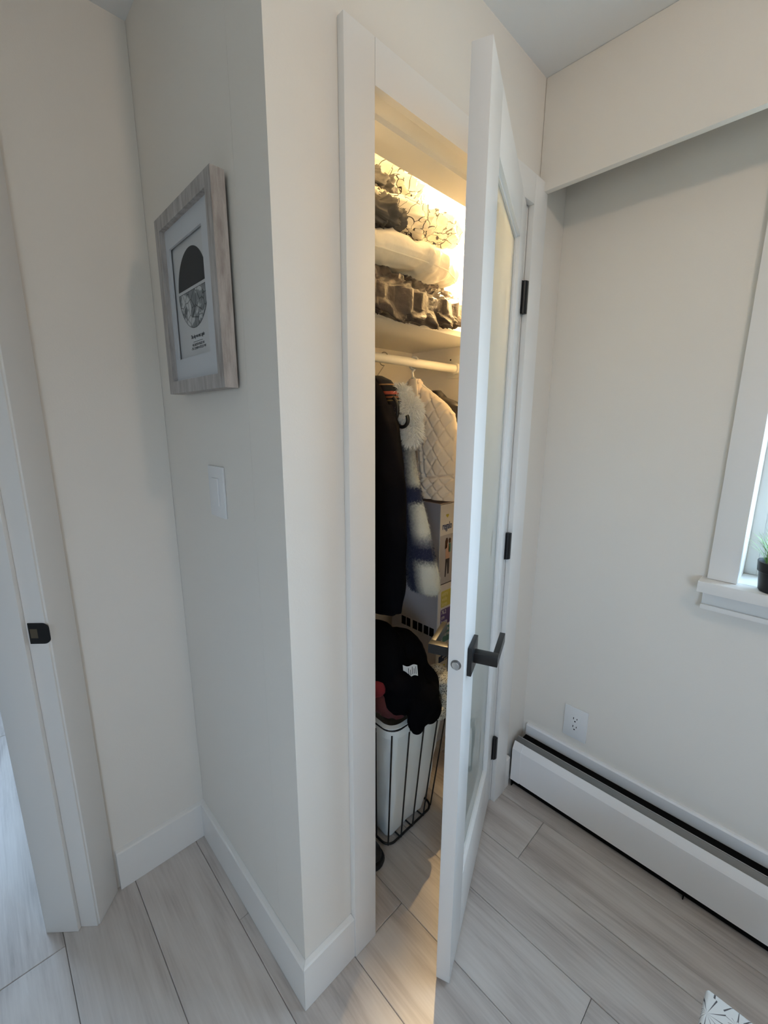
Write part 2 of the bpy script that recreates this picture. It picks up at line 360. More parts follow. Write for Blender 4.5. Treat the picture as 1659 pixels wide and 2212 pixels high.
def text_mb(body, size, loc, right, up, align='CENTER', depth=0.0003, sx=1.0):
    cu = bpy.data.curves.new('t', 'FONT'); cu.body = body; cu.size = size; cu.align_x = align; cu.align_y = 'CENTER'; cu.extrude = depth; cu.resolution_u = 3
    ob = bpy.data.objects.new('t', cu); COL.objects.link(ob)
    bpy.context.view_layer.update()
    dg = bpy.context.evaluated_depsgraph_get(); me = bpy.data.meshes.new_from_object(ob.evaluated_get(dg))
    right = Vector(right); up = Vector(up); nn = right.cross(up); loc = Vector(loc)
    mb = MB(); mb.add([loc + right * v.co.x * sx + up * v.co.y + nn * v.co.z for v in me.vertices], [tuple(p.vertices) for p in me.polygons])
    bpy.data.objects.remove(ob); bpy.data.curves.remove(cu); bpy.data.meshes.remove(me)
    return mb
def fb(p, s=1.0, seed=0.0, o=4):
    return noise.fractal(Vector(p) * s + Vector((seed, seed * 1.7, seed * 0.3)), 1.0, 2.0, o)
def lerp_table(tab, x):
    if x <= tab[0][0]: return tab[0][1:]
    for a, b2 in zip(tab, tab[1:]):
        if x <= b2[0]:
            k = (x - a[0]) / (b2[0] - a[0]); k = k * k * (3 - 2 * k) if False else k
            return tuple(p + (q - p) * k for p, q in zip(a[1:], b2[1:]))
    return tab[-1][1:]

# ------------------------------------------------------------------ key dimensions (metres)
ZC = 2.364                        # ceiling
XA, XB, XCR, XD = 0.1451, 0.2187, 0.8377, 0.9115   # casing edges
ZH, ZT = 2.03, 2.105              # opening head, casing top
X1, Y1 = 1.066, 0.63              # window wall, alcove back wall
CB = 0.65                         # closet back
TB, TCS, HB = 0.014, 0.018, 0.131
CDIR = Vector((-0.669, -0.743, 0)).normalized(); JDIR = Vector((CDIR.y, -CDIR.x, 0))   # angled doorway
if JDIR.x > 0: JDIR = -JDIR
J0 = Vector((-0.339, 0.55, 0))

# ------------------------------------------------------------------ floor and planks
fl = struct('floor', MB().box(-3.7, 1.3, -3.1, 3.1, -0.06, -0.009), 'subfloor', 'grey wood-look laminate plank floor running through the rooms', 'floor')
PW, PL = 0.1873, 1.185
pm = MB(); hw, hl, c = PW / 2 - 0.0005, PL / 2 - 0.0005, 0.0014
top = [(-hw + c, -hl + c, 0), (hw - c, -hl + c, 0), (hw - c, hl - c, 0), (-hw + c, hl - c, 0)]
mid = [(-hw, -hl, -c), (hw, -hl, -c), (hw, hl, -c), (-hw, hl, -c)]
bot = [(-hw, -hl, -0.009), (hw, -hl, -0.009), (hw, hl, -0.009), (-hw, hl, -0.009)]
pm.add(top + mid + bot, [(0, 1, 2, 3)] + [(4 + i, 4 + (i + 1) % 4, (i + 1) % 4, i) for i in range(4)] + [(8 + i, 8 + (i + 1) % 4, 4 + (i + 1) % 4, 4 + i) for i in range(4)])
plank_me = None
BUTT = {1: -0.012, 2: -0.494, 4: -0.188, -3: 0.56, 0: 0.285, -1: 0.785, -2: 0.985, 3: -0.72, 5: -0.9}
floor_loc = fl.location.copy()
for i in range(-13, 6):
    xc = -0.042 + PW * (i + 0.5); y0 = BUTT.get(i, random.uniform(0, PL))
    k0 = math.floor((-3.0 - y0) / PL)
    for k in range(k0, k0 + 7):
        yc = y0 + PL * (k + 0.5)
        if yc + PL / 2 < -3.05 or yc - PL / 2 > 3.0: continue
        if yc - PL / 2 < -3.3 or yc + PL / 2 > 4.3: continue
        if i > 0 and yc - PL / 2 > 0.66: continue
        if i <= 0 and xc > -0.1 and yc - PL / 2 > 0.8: continue
        if plank_me is None:
            o = link('plank', pm, 'laminate', Vector((0, 0, 0))); plank_me = o.data
        else:
            o = bpy.data.objects.new('plank', plank_me); COL.objects.link(o)
        o.parent = fl; o.location = Vector((xc, yc, 0)) - floor_loc

# ------------------------------------------------------------------ shell
struct('ceiling', MB().box(-3.7, 1.3, -3.1, 3.1, ZC, ZC + 0.08), 'ceiling_paint', 'plain white painted ceiling', 'ceiling')
def wall(name, boxes, label, mt='wall_paint'):
    mb = MB()
    for bx in boxes: mb.box(*bx)
    return struct(name, mb, mt, label, 'wall')
wall('wall_front', [(0.0, XB - 0.012, 0.0, 0.12, 0, ZC), (XCR + 0.012, X1 - 0.0005, 0.0, 0.12, 0, ZC), (XB - 0.012, XCR + 0.012, 0.0, 0.12, ZH + 0.012, ZC)], 'white wall around the closet doorway')
wall('wall_side', [(0.0, 0.11, 0.1205, CB + 0.1, 0, ZC)], 'grey-white wall carrying the framed map print')
wall('wall_back', [(-0.40, -0.0005, Y1, Y1 + 0.11, 0, ZC)], 'narrow wall at the back of the alcove')
wall('wall_closet', [(0.1105, X1 - 0.0005, CB, CB + 0.1, 0, ZC)], 'back wall inside the closet')
WY0, WY1, WZ0, WZ1 = -0.583, -1.62, 0.985, 1.98      # window opening
wall('wall_right', [(X1, X1 + 0.15, WY0, CB + 0.1, 0, ZC), (X1, X1 + 0.15, -3.1, WY1, 0, ZC), (X1, X1 + 0.15, WY1, WY0, 0, WZ0 - 0.005), (X1, X1 + 0.15, WY1, WY0, WZ1, ZC)], 'white wall with the window and the baseboard heater')
# angled doorway wall (room-side face lies 18 mm behind the casing face)
def AW(u, dpt, z): return J0 + CDIR * u + JDIR * dpt + Vector((0, 0, z))
OW = 0.80
mb = MB()
atf = lambda v: AW(v.x, v.y, v.z)
mb.box(-0.105, -0.02, TCS, 0.133 - 0.001, 0, ZC, tf=atf)
mb.box(OW + 0.02, 2.44, TCS, 0.132, 0, ZC, tf=atf); mb.box(-0.02, OW + 0.02, TCS, 0.132, ZH + 0.02, ZC, tf=atf)
struct('wall_angled', mb, 'wall_paint', 'angled wall holding the left doorway', 'wall')
LY0, LY1, LZ0, LZ1 = -2.58, -1.64, 0.82, 1.78
wall('wall_left', [(-2.05, -1.95, -3.1, LY0, 0, ZC), (-2.05, -1.95, LY1, -1.27, 0, ZC), (-2.05, -1.95, LY0, LY1, 0, LZ0), (-2.05, -1.95, LY0, LY1, LZ1, ZC)], 'wall on the camera side, out of view')
wall('wall_rear', [(-2.05, X1 + 0.15, -3.2, -3.1, 0, ZC)], 'wall behind the viewpoint')
# neighbouring room behind the left doorway
NX0, NX1, NZ0, NZ1 = -1.7, -0.5, 0.9, 2.0
wall('wall_neighbour', [(-3.7, -3.6, -1.4, 3.1, 0, ZC), (-3.7, NX0, 3.0, 3.1, 0, ZC), (NX1, 0.1, 3.0, 3.1, 0, ZC), (NX0, NX1, 3.0, 3.1, 0, NZ0), (NX0, NX1, 3.0, 3.1, NZ1, ZC), (-0.2, -0.1, Y1 + 0.12, 3.0, 0, ZC), (-3.7, -2.06, -1.5, -1.4, 0, ZC)], 'walls of the bright room behind the left doorway')
portal('window_portal', (X1 + 0.16, (WY0 + WY1) / 2, (WZ0 + WZ1) / 2), (-1, 0, 0), abs(WY1 - WY0), WZ1 - WZ0)
portal('left_portal', (-2.02, (LY0 + LY1) / 2, (LZ0 + LZ1) / 2), (1, 0, 0), LZ1 - LZ0, LY1 - LY0)
portal('neighbour_portal', ((NX0 + NX1) / 2, 3.06, (NZ0 + NZ1) / 2), (0, -1, 0), NX1 - NX0, NZ1 - NZ0)

# dropped header panel in front of the window wall
mb = MB().box(0.889, 0.911, -3.1, -0.0005, 2.078, ZC, bev=0.004)
struct('trim_1', mb, 'wall_paint', 'deep white header panel hanging from the ceiling before the window', 'header', smooth=35)

# closet doorway: jambs, stops, casing
mb = MB()
mb.box(XB - 0.012, XB + 0.005, 0.001, 0.135, 0, ZH + 0.012); mb.box(XCR - 0.005, XCR + 0.012, 0.001, 0.135, 0, ZH + 0.012); mb.box(XB + 0.005, XCR - 0.005, 0.001, 0.135, ZH + 0.004, ZH + 0.012)
mb.box(XB + 0.005, XB + 0.017, 0.039, 0.075, 0, ZH + 0.004); mb.box(XCR - 0.017, XCR - 0.005, 0.039, 0.075, 0, ZH + 0.004); mb.box(XB + 0.017, XCR - 0.017, 0.039, 0.075, ZH - 0.008, ZH + 0.004)
struct('trim_2', mb, 'trim_paint', 'white door jamb lining the closet opening', 'door jamb')
cz = thing('trim_3', 'flat white casing boards around the closet door', 'door casing', (XB, -0.009, 0), kind='structure')
part('casing_board', MB().box(XA, XB, -TCS, -0.0005, 0.0005, ZT, bev=0.0015), 'trim_paint', cz, 35)
part('casing_board', MB().box(XCR, XD, -TCS, -0.0005, 0.0005, ZT, bev=0.0015), 'trim_paint', cz, 35)
part('casing_head', MB().box(XB + 0.0005, XCR - 0.0005, -TCS, -0.0005, ZH, ZT, bev=0.0015), 'trim_paint', cz, 35)

# baseboards: flat board with a chamfered top
def base_prof(t_): return [(0, 0), (t_, 0), (t_, HB - 0.003), (t_ - 0.004, HB), (0, HB + 0.003)]
def bboard(name, p0, p1, nrm, label, m0=0.0, m1=0.0):
    p0 = Vector((*p0, 0)); p1 = Vector((*p1, 0)); nrm = Vector((*nrm, 0)); d = (p1 - p0).normalized(); mb = MB(); prof = base_prof(TB)
    r0 = [p0 + nrm * a + d * (-a * m0) + Vector((0, 0, z + 0.0004)) for a, z in prof]; r1 = [p1 + nrm * a + d * (a * m1) + Vector((0, 0, z + 0.0004)) for a, z in prof]
    mb.loft([r0, r1]); return struct(name, mb, 'trim_paint', label, 'baseboard')
bboard('baseboard_front', (0, -0.0003), (XA - 0.0005, -0.0003), (0, -1), 'short white baseboard between wall corner and closet casing', m0=1)
bboard('baseboard_side', (-0.0003, 0), (-0.0003, Y1 - 0.0005), (-1, 0), 'white baseboard under the framed print', m0=1, m1=-1)
bboard('baseboard_back', (0, Y1 - 0.0003), (-0.268, Y1 - 0.0003), (0, -1), 'white baseboard at the back of the alcove', m0=-1, m1=0)
bboard('baseboard_right', (XD + 0.0005, -0.0003), (0.9475, -0.0003), (0, -1), 'stub of baseboard between closet casing and heater')

# left doorway: casing, jamb, stop, strike plate
dj = thing('trim_4', 'white casing and jamb of the left doorway with a black strike plate', 'door jamb', AW(0, 0.06, 0), kind='structure')
dtf = lambda v: AW(v.x, v.y, v.z)
part('casing_board', MB().box(-0.094, -0.005, 0.0, TCS - 0.0005, 0.0005, ZT, bev=0.0015, tf=dtf), 'trim_paint', dj, 35)
part('casing_board', MB().box(OW + 0.005, OW + 0.094, 0.0, TCS - 0.0005, 0.0005, ZT, bev=0.0015, tf=dtf), 'trim_paint', dj, 35)
part('casing_head', MB().box(-0.004, OW + 0.004, 0.0, TCS - 0.0005, ZH, ZT, bev=0.0015, tf=dtf), 'trim_paint', dj, 35)
part('jamb', MB().box(-0.0195, 0.0, 0.0045, 0.140, 0.0005, ZH + 0.019, bev=0.001, tf=dtf), 'trim_paint', dj, 35)
part('jamb', MB().box(OW, OW + 0.0195, 0.0045, 0.140, 0.0005, ZH + 0.019, bev=0.001, tf=dtf), 'trim_paint', dj, 35)
part('door_stop', MB().box(0.0005, 0.0125, 0.050, 0.140, 0.0005, ZH, bev=0.002, tf=dtf), 'trim_paint', dj, 35)
pl = [(0.001 + 0.0, 0)]
zc0, zh0 = 0.917, 0.027
prof = [(0.045, zc0 - zh0), (0.045, zc0 + zh0)] + [(0.012 - 0.016 * sin(a), zc0 + zh0 - 0.014 + 0.014 * cos(a)) for a in [i * pi / 12 for i in range(7)]] + [(0.012 - 0.016 * cos(a), zc0 - zh0 + 0.014 - 0.014 * sin(a)) for a in [i * pi / 12 for i in range(7)]]
sp_mb = MB().prism([(p[0], p[1]) for p in prof], 'x', 0.0003, 0.0022, tf=dtf)
spo = part('strike_plate', sp_mb, 'black_metal', dj, label='black strike plate')
part('strike_hole', MB().box(0.0022, 0.0026, 0.024, 0.041, zc0 - 0.012, zc0 + 0.012, tf=dtf), 'strike_brass', spo)

# ------------------------------------------------------------------ closet door (open about 23 degrees)
F0 = Vector((0.278, -0.231, 0)); EV = Vector((0.92220, 0.38671, 0)); NV_ = Vector((0.38671, -0.92220, 0))
DWID, DZ0, DZ1, DT = 0.605, 0.011, 2.026, 0.035
D = lambda v: F0 + EV * v.x + NV_ * v.y + Vector((0, 0, v.z))
dr = thing('door_1', 'open white closet door with a tall frosted glass panel and black levers', 'door', F0 + EV * DWID, kind='structure')
U0, U1, G0, G1 = 0.113, 0.487, 0.228, 1.912
part('stile', MB().box(0, U0, -DT, 0, DZ0, DZ1, bev=0.0012, tf=D), 'door_paint', dr, 35)
part('stile', MB().box(U1, DWID, -DT, 0, DZ0, DZ1, bev=0.0012, tf=D), 'door_paint', dr, 35)
part('rail', MB().box(U0, U1, -DT, 0, G1, DZ1, bev=0.0008, tf=D), 'door_paint', dr, 35)
part('rail', MB().box(U0, U1, -DT, 0, DZ0, G0, bev=0.0008, tf=D), 'door_paint', dr, 35)
part('glass_pane', MB().box(U0 + 0.0003, U1 - 0.0003, -0.021, -0.014, G0 + 0.0003, G1 - 0.0003, tf=D), 'frosted_glass', dr, label='frosted glass panel')
for s in (0, 1):     # slim glazing beads
    y0, y1 = ((-0.0138, -0.009) if s == 0 else (-0.027, -0.0212))
    bead = MB().box(U0, U0 + 0.006, y0, y1, G0, G1, tf=D).box(U1 - 0.006, U1, y0, y1, G0, G1, tf=D).box(U0 + 0.006, U1 - 0.006, y0, y1, G1 - 0.006, G1, tf=D).box(U0 + 0.006, U1 - 0.006, y0, y1, G0, G0 + 0.006, tf=D)
    part('glazing_bead', bead, 'door_paint', dr)
UC, ZCN = 0.066, 0.905
for s in (1, -1):
    y0 = 0.0 if s > 0 else -DT
    def hb(x0, x1, a, b2, z0, z1, bev=0.0012):
        lo, hi = (y0 + s * a, y0 + s * b2); lo, hi = min(lo, hi), max(lo, hi)
        return MB().box(x0, x1, lo, hi, z0, z1, bev=bev, tf=D)
    h = part('lever_handle', hb(UC - 0.034, UC + 0.034, 0.0003, 0.010, ZCN - 0.034, ZCN + 0.034), 'black_metal', dr, 35, label='black square lever handle')
    part('lever', hb(UC - 0.011, UC + 0.011, 0.0095, 0.062, ZCN - 0.012, ZCN + 0.012).add(hb(UC + 0.010, UC + 0.112, 0.049, 0.062, ZCN - 0.012, ZCN + 0.012).v, hb(UC + 0.010, UC + 0.112, 0.049, 0.062, ZCN - 0.012, ZCN + 0.012).f), 'black_metal', h, 35)
# latch bolt in the door edge
lc = F0 + NV_ * (-0.0175) + Vector((0, 0, 0.912))
def disc(r, thick, r2=None):
    ring0 = []; ring1 = []; 
    for j in range(28):
        a = 2 * pi * j / 28
        p = lc + NV_ * (r * cos(a)) + Vector((0, 0, r * 1.0 * sin(a)))
        ring0.append(p + EV * 0.0006); ring1.append(p - EV * thick)
    return MB().loft([ring0, ring1])
lt = part('latch', disc(0.0115, 0.0006), 'steel_grey', dr, 35, label='chrome latch bolt')
bolt = MB()
r0 = []; r1 = []
for j in range(20):
    a = 2 * pi * j / 20; ca, sa = cos(a) * 0.0085, sin(a) * 0.0085
    r0.append(lc + NV_ * ca + Vector((0, 0, sa)) - EV * 0.0004); r1.append(lc + NV_ * ca + Vector((0, 0, sa)) - EV * (0.006 + 0.45 * (ca)))
bolt.loft([r0, r1]); part('bolt', bolt, 'chrome', lt, 35)
# hinges: knuckle with leaves
for zz in (1.785, 1.02, 0.24):
    px, py = XCR - 0.010, -0.0075
    hg = part('hinge', MB().lathe([(0.0001, -0.046), (0.0072, -0.045), (0.0072, 0.045), (0.0001, 0.046)], (px, py, zz), 16), 'black_metal', dr, 35, label='black butt hinge')
    part('leaf', MB().box(px, XCR - 0.0008, -0.0165, -0.003, zz - 0.045, zz + 0.045, bev=0.0008), 'black_metal', hg)
    part('leaf', MB().box(DWID - 0.022, DWID - 0.006, 0.0002, 0.0022, zz - 0.045, zz + 0.045, tf=D), 'black_metal', hg)

# ------------------------------------------------------------------ window
wn = thing('window_1', 'white framed window over the heater with daylight behind', 'window', (X1, (WY0 + WY1) / 2, WZ0), kind='structure')
TW = 0.066
part('casing_board', MB().box(X1 - TCS, X1 - 0.0005, WY0, WY0 + TW, WZ0 + 0.004, WZ1 + TW, bev=0.0015), 'trim_paint', wn, 35)
part('casing_board', MB().box(X1 - TCS, X1 - 0.0005, WY1 - TW, WY1, WZ0 + 0.004, WZ1 + TW, bev=0.0015), 'trim_paint', wn, 35)
part('casing_head', MB().box(X1 - TCS, X1 - 0.0005, WY1 + 0.0003, WY0 - 0.0003, WZ1, WZ1 + TW, bev=0.0015), 'trim_paint', wn, 35)
part('window_sill', MB().box(1.006, X1 - 0.0003, WY1 - TW - 0.012, WY0 + TW + 0.014, WZ0 - 0.028, WZ0 + 0.0035, bev=0.002).box(X1 - 0.0003, X1 + 0.1495, WY1, WY0, WZ0 - 0.0048, WZ0 + 0.0035), 'trim_paint', wn, 35)
part('sill_apron', MB().box(X1 - 0.02, X1 - 0.0004, WY1 - TW, WY0 + TW + 0.004, WZ0 - 0.085, WZ0 - 0.0285, bev=0.0015).box(X1 - 0.03, X1 - 0.0201, WY1 - TW, WY0 + TW + 0.004, WZ0 - 0.085, WZ0 - 0.071, bev=0.0015), 'trim_paint', wn, 35)
fr_ = MB(); fx0, fx1 = X1 + 0.116, X1 + 0.148
zb, zt_ = WZ0 + 0.004, WZ1
fr_.box(fx0, fx1, WY0 - 0.028, WY0, zb, zt_, bev=0.002).box(fx0, fx1, WY1, WY1 + 0.045, zb, zt_, bev=0.002).box(fx0, fx1, WY1 + 0.045, WY0 - 0.028, zt_ - 0.045, zt_, bev=0.002).box(fx0, fx1, WY1 + 0.045, WY0 - 0.028, zb, zb + 0.05, bev=0.002)
part('window_frame', fr_, 'vinyl_white', wn, 35)
ym = (WY0 + WY1) / 2
for (a, b2) in ((WY0 - 0.029, ym + 0.001), (ym - 0.001, WY1 + 0.046)):
    sm = MB(); sx0, sx1 = X1 + 0.121, X1 + 0.143
    sm.box(sx0, sx1, a - 0.035, a, zb + 0.051, zt_ - 0.046, bev=0.002).box(sx0, sx1, b2, b2 + 0.035, zb + 0.051, zt_ - 0.046, bev=0.002).box(sx0, sx1, b2 + 0.035, a - 0.035, zb + 0.051, zb + 0.086, bev=0.002).box(sx0, sx1, b2 + 0.035, a - 0.035, zt_ - 0.081, zt_ - 0.046, bev=0.002)
    so = part('sash', sm, 'vinyl_white', wn, 35)
    part('pane', MB().box(X1 + 0.130, X1 + 0.134, b2 + 0.035, a - 0.035, zb + 0.086, zt_ - 0.081), 'window_glass', so)
n2 = thing('window_2', 'window of the neighbouring room, out of view', 'window', ((NX0 + NX1) / 2, 3.02, NZ0), kind='structure')
part('window_frame', MB().box(NX0, NX0 + 0.05, 3.02, 3.06, NZ0, NZ1).box(NX1 - 0.05, NX1, 3.02, 3.06, NZ0, NZ1).box(NX0 + 0.05, NX1 - 0.05, 3.02, 3.06, NZ0, NZ0 + 0.05).box(NX0 + 0.05, NX1 - 0.05, 3.02, 3.06, NZ1 - 0.05, NZ1), 'vinyl_white', n2)

n3w = thing('window_3', 'window in the left wall behind the viewpoint, out of view', 'window', (-1.97, (LY0 + LY1) / 2, LZ0), kind='structure')
part('window_frame', MB().box(-2.01, -1.97, LY0, LY0 + 0.05, LZ0, LZ1).box(-2.01, -1.97, LY1 - 0.05, LY1, LZ0, LZ1).box(-2.01, -1.97, LY0 + 0.05, LY1 - 0.05, LZ0, LZ0 + 0.05).box(-2.01, -1.97, LY0 + 0.05, LY1 - 0.05, LZ1 - 0.05, LZ1), 'vinyl_white', n3w)

# ------------------------------------------------------------------ lamps
lp = thing('ceiling_lamp', 'small white ceiling lamp with a glowing globe, behind the viewpoint', 'lamp', (LAMP_POS.x, LAMP_POS.y, ZC))
part('canopy', MB().lathe([(0.001, -0.001), (0.07, -0.001), (0.065, -0.02), (0.02, -0.03), (0.018, -0.06), (0.001, -0.06)], (LAMP_POS.x, LAMP_POS.y, ZC), 32), 'lamp_body', lp, 35)
part('globe', MB().ellipsoid(LAMP_POS, (0.034, 0.034, 0.034), 24, 14), 'lamp_glow', lp, 180)
BU = Vector((0.962, 0.288, 2.100))
cl = thing('closet_bulb', 'bare warm bulb on a short cord inside the closet, half hidden by the door edge', 'lamp', (BU.x, BU.y, ZC))
part('cord', MB().tube([(BU.x, BU.y, ZC - 0.001), (BU.x, BU.y, BU.z + 0.06)], 0.003, 8), 'lamp_body', cl, 60)
part('socket', MB().lathe([(0.001, 0.062), (0.012, 0.060), (0.014, 0.024), (0.001, 0.024)], BU, 20), 'lamp_body', cl, 35)
part('bulb', MB().ellipsoid(BU, (0.021, 0.021, 0.0235), 20, 12), 'closet_glow', cl, 180)

# ------------------------------------------------------------------ baseboard heater
ht = thing('baseboard_heater', 'long white baseboard heater with a dark slot along the window wall', 'heater', (1.01, -1.2, 0.0))
HY0, HY1 = -0.0205, -2.4
part('front_panel', MB().prism([(0.950, 0.036), (0.950, 0.174), (0.9655, 0.200), (0.9675, 0.199), (0.9535, 0.172), (0.9535, 0.038)], 'y', HY0 - 0.001, HY1), 'heater_paint', ht)
part('end_cap', MB().prism([(0.9485, 0.035), (0.9485, 0.1745), (0.9645, 0.2015), (0.9665, 0.2005), (0.9505, 0.174), (0.9505, 0.035)], 'y', HY0, HY0 - 0.036), 'heater_paint', ht)
part('back_plate', MB().prism([(1.052, 0.001), (1.052, 0.222), (1.056, 0.2275), (X1 - 0.0005, 0.2275), (X1 - 0.0005, 0.001)], 'y', HY0, HY1), 'heater_paint', ht)
part('damper', MB().prism([(0.969, 0.190), (0.9865, 0.2085), (0.9885, 0.2075), (0.971, 0.189)], 'y', HY0 - 0.001, HY1), 'steel_grey', ht)
part('damper_lip', MB().prism([(0.9865, 0.2085), (0.9865, 0.2105), (0.9895, 0.2100), (0.9895, 0.2080)], 'y', HY0 - 0.001, HY1), 'steel_bright', ht)
part('slot_shade_block', MB().box(0.968, 1.0515, HY1, HY0 - 0.002, 0.002, 0.150).box(0.998, 1.0515, HY1, HY0 - 0.002, 0.15, 0.181), 'black_void', ht)  # black block put in for the shade inside the slot and below the panel
for yy in (-0.6, -1.2, -1.8, -2.38, -0.024):
    part('bracket', MB().box(0.954, 0.9675, yy - 0.0015, yy + 0.0015, 0.001, 0.16), 'black_void', ht)

# ------------------------------------------------------------------ outlet and switch
oc, ozc = -0.203, 0.328
ot = thing('wall_outlet', 'white double wall outlet above the baseboard heater', 'outlet', (X1, oc, ozc - 0.06))
part('cover_plate', MB().box(X1 - 0.0065, X1 - 0.0003, oc - 0.042, oc + 0.042, ozc - 0.063, ozc + 0.063, bev=0.002), 'plastic_white', ot, 35)
rc = part('receptacle', MB().box(X1 - 0.0085, X1 - 0.0066, oc - 0.0165, oc + 0.0165, ozc - 0.0335, ozc + 0.0335, bev=0.0008), 'plastic_white', ot, 35)
for dz in (0.0165, -0.0165):
    part('socket_slot', MB().box(X1 - 0.0088, X1 - 0.0086, oc + 0.0052, oc + 0.0076, ozc + dz, ozc + dz + 0.0085), 'black_void', rc)
    part('socket_slot', MB().box(X1 - 0.0088, X1 - 0.0086, oc - 0.0072, oc - 0.0050, ozc + dz + 0.001, ozc + dz + 0.0080), 'black_void', rc)
    part('socket_slot', MB().box(X1 - 0.0088, X1 - 0.0086, oc - 0.0020, oc + 0.0030, ozc + dz - 0.0095, ozc + dz - 0.0050, bev=0.0001), 'black_void', rc)
sc, szc = 0.296, 1.258
sw = thing('light_switch', 'white rocker light switch below the framed print', 'switch', (0, sc, szc - 0.06))
part('cover_plate', MB().box(-0.0065, -0.0003, sc - 0.0405, sc + 0.0405, szc - 0.061, szc + 0.061, bev=0.002), 'plastic_white', sw, 35)
part('rocker', MB().box(-0.0095, -0.0066, sc - 0.016, sc + 0.016, szc - 0.033, szc + 0.033, bev=0.001), 'plastic_white', sw, 35)

# ------------------------------------------------------------------ framed print on the side wall
PY0, PY1, PZ0, PZ1 = 0.1437, 0.458, 1.488, 1.872
pf = thing('framed_print', 'weathered grey wooden frame holding a round black and map print', 'picture', (0, 0.30, PZ0))
MW = 0.028
def fbox(y0, y1, z0, z1, m0, m1, axis):   # mitred moulding
    mb = MB(); xs = (-0.035, -0.0075)
    if axis == 'h':
        o_, i_ = (z1, z0) if m0 else (z0, z1)
        q = [(y0, o_), (y1, o_), (y1 - MW, i_), (y0 + MW, i_)]
    else:
        o_, i_ = (y1, y0) if m0 else (y0, y1)
        q = [(o_, z0), (o_, z1), (i_, z1 - MW), (i_, z0 + MW)]
    return mb.prism(q, 'x', xs[0], xs[1])
part('frame_rail', fbox(PY0, PY1, PZ1 - MW, PZ1, 1, 0, 'h'), 'frame_wood', pf)
part('frame_rail', fbox(PY0, PY1, PZ0, PZ0 + MW, 0, 0, 'h'), 'frame_wood', pf)
part('frame_rail', fbox(PY1 - MW, PY1, PZ0, PZ1, 1, 0, 'v'), 'frame_wood', pf)
part('frame_rail', fbox(PY0, PY0 + MW, PZ0, PZ1, 0, 0, 'v'), 'frame_wood', pf)
part('backing', MB().box(-0.0145, -0.0035, PY0 + 0.012, PY1 - 0.012, PZ0 + 0.012, PZ1 - 0.012), 'black_void', pf)
my0, my1, mz0, mz1 = 0.226, 0.411, 1.565, 1.804
iy0, iy1, iz0, iz1 = PY0 + 0.02, PY1 - 0.02, PZ0 + 0.02, PZ1 - 0.02
mbm = MB(); mx0, mx1 = -0.024, -0.0195
mbm.box(mx0, mx1, iy0, my0, iz0, iz1).box(mx0, mx1, my1, iy1, iz0, iz1).box(mx0, mx1, my0, my1, iz0, mz0).box(mx0, mx1, my0, my1, mz1, iz1)
part('mat_board', mbm, 'mat_board', pf)
pp = part('print_paper', MB().box(-0.0158, -0.0147, my0 - 0.02, my1 + 0.02, mz0 - 0.02, mz1 + 0.02), 'print_paper', pf)
ccy, ccz, cr = 0.3135, 1.7065, 0.0805
def arc(a0, a1, n=40): return [(ccy + cr * cos(a0 + (a1 - a0) * i / n), ccz + cr * sin(a0 + (a1 - a0) * i / n)) for i in range(n + 1)]
g = 0.0035
d_ = math.asin(g / cr)
part('dark_half_circle', MB().prism(arc(d_, pi - d_), 'x', -0.0164, -0.0159), 'ink_dark', pp)
part('map_half_circle', MB().prism(arc(pi + d_, 2 * pi - d_), 'x', -0.0164, -0.0159), 'map_print', pp)
ol = arc(pi + d_, 2 * pi - d_, 60); ol.append(ol[0])
part('map_outline', MB().tube([(-0.0164, p[0], p[1]) for p in ol], 0.0005, 4), 'ink_line', pp)
VR, VU = Vector((0, -1, 0)), Vector((0, 0, 1))
part('caption', text_mb('The day we met, again', 0.0115, (-0.0160, 0.306, 1.608), VR, VU, sx=0.72), 'ink_line', pp)
part('caption_rule', MB().box(-0.0163, -0.0159, 0.280, 0.332, 1.5965, 1.5973), 'ink_line', pp)
part('caption', text_mb('45.26222145623 N', 0.0075, (-0.0160, 0.306, 1.5905), VR, VU, sx=1.15), 'ink_line', pp)
part('caption', text_mb('-75.12309147523 W', 0.0075, (-0.0160, 0.306, 1.583), VR, VU, sx=1.32), 'ink_line', pp)

# ------------------------------------------------------------------ closet shelf, rod
sh_ = thing('closet_shelf', 'white melamine shelf across the closet above the rod', 'shelf', (0.59, 0.45, 1.723))
part('board', MB().box(0.1115, X1 - 0.001, 0.275, CB - 0.001, 1.723, 1.741, bev=0.001), 'melamine', sh_, 35)
rd = thing('closet_rod', 'round white hanging rod under the closet shelf', 'rod', (0.59, 0.402, 1.637))
RY, RZ = 0.402, 1.637
part('rod', MB().lathe([(0.0155, 0.113), (0.0155, X1 - 0.006)], (0, RY, RZ), 28, 'x'), 'rod_enamel', rd, 60)
bk = part('bracket', MB().box(X1 - 0.0045, X1 - 0.0005, RY - 0.045, RY + 0.045, RZ - 0.035, RZ + 0.052, bev=0.0012).lathe([(0.0225, X1 - 0.022), (0.0225, X1 - 0.0046), (0.0001, X1 - 0.0046)], (0, RY, RZ), 28, 'x'), 'rod_enamel', rd, 40)
for yy in (-0.03, 0.03):
    part('screw', MB().lathe([(0.0038, X1 - 0.0056), (0.0038, X1 - 0.0046)], (0, RY + yy, RZ + 0.038), 12, 'x'), 'screw_dark', bk)

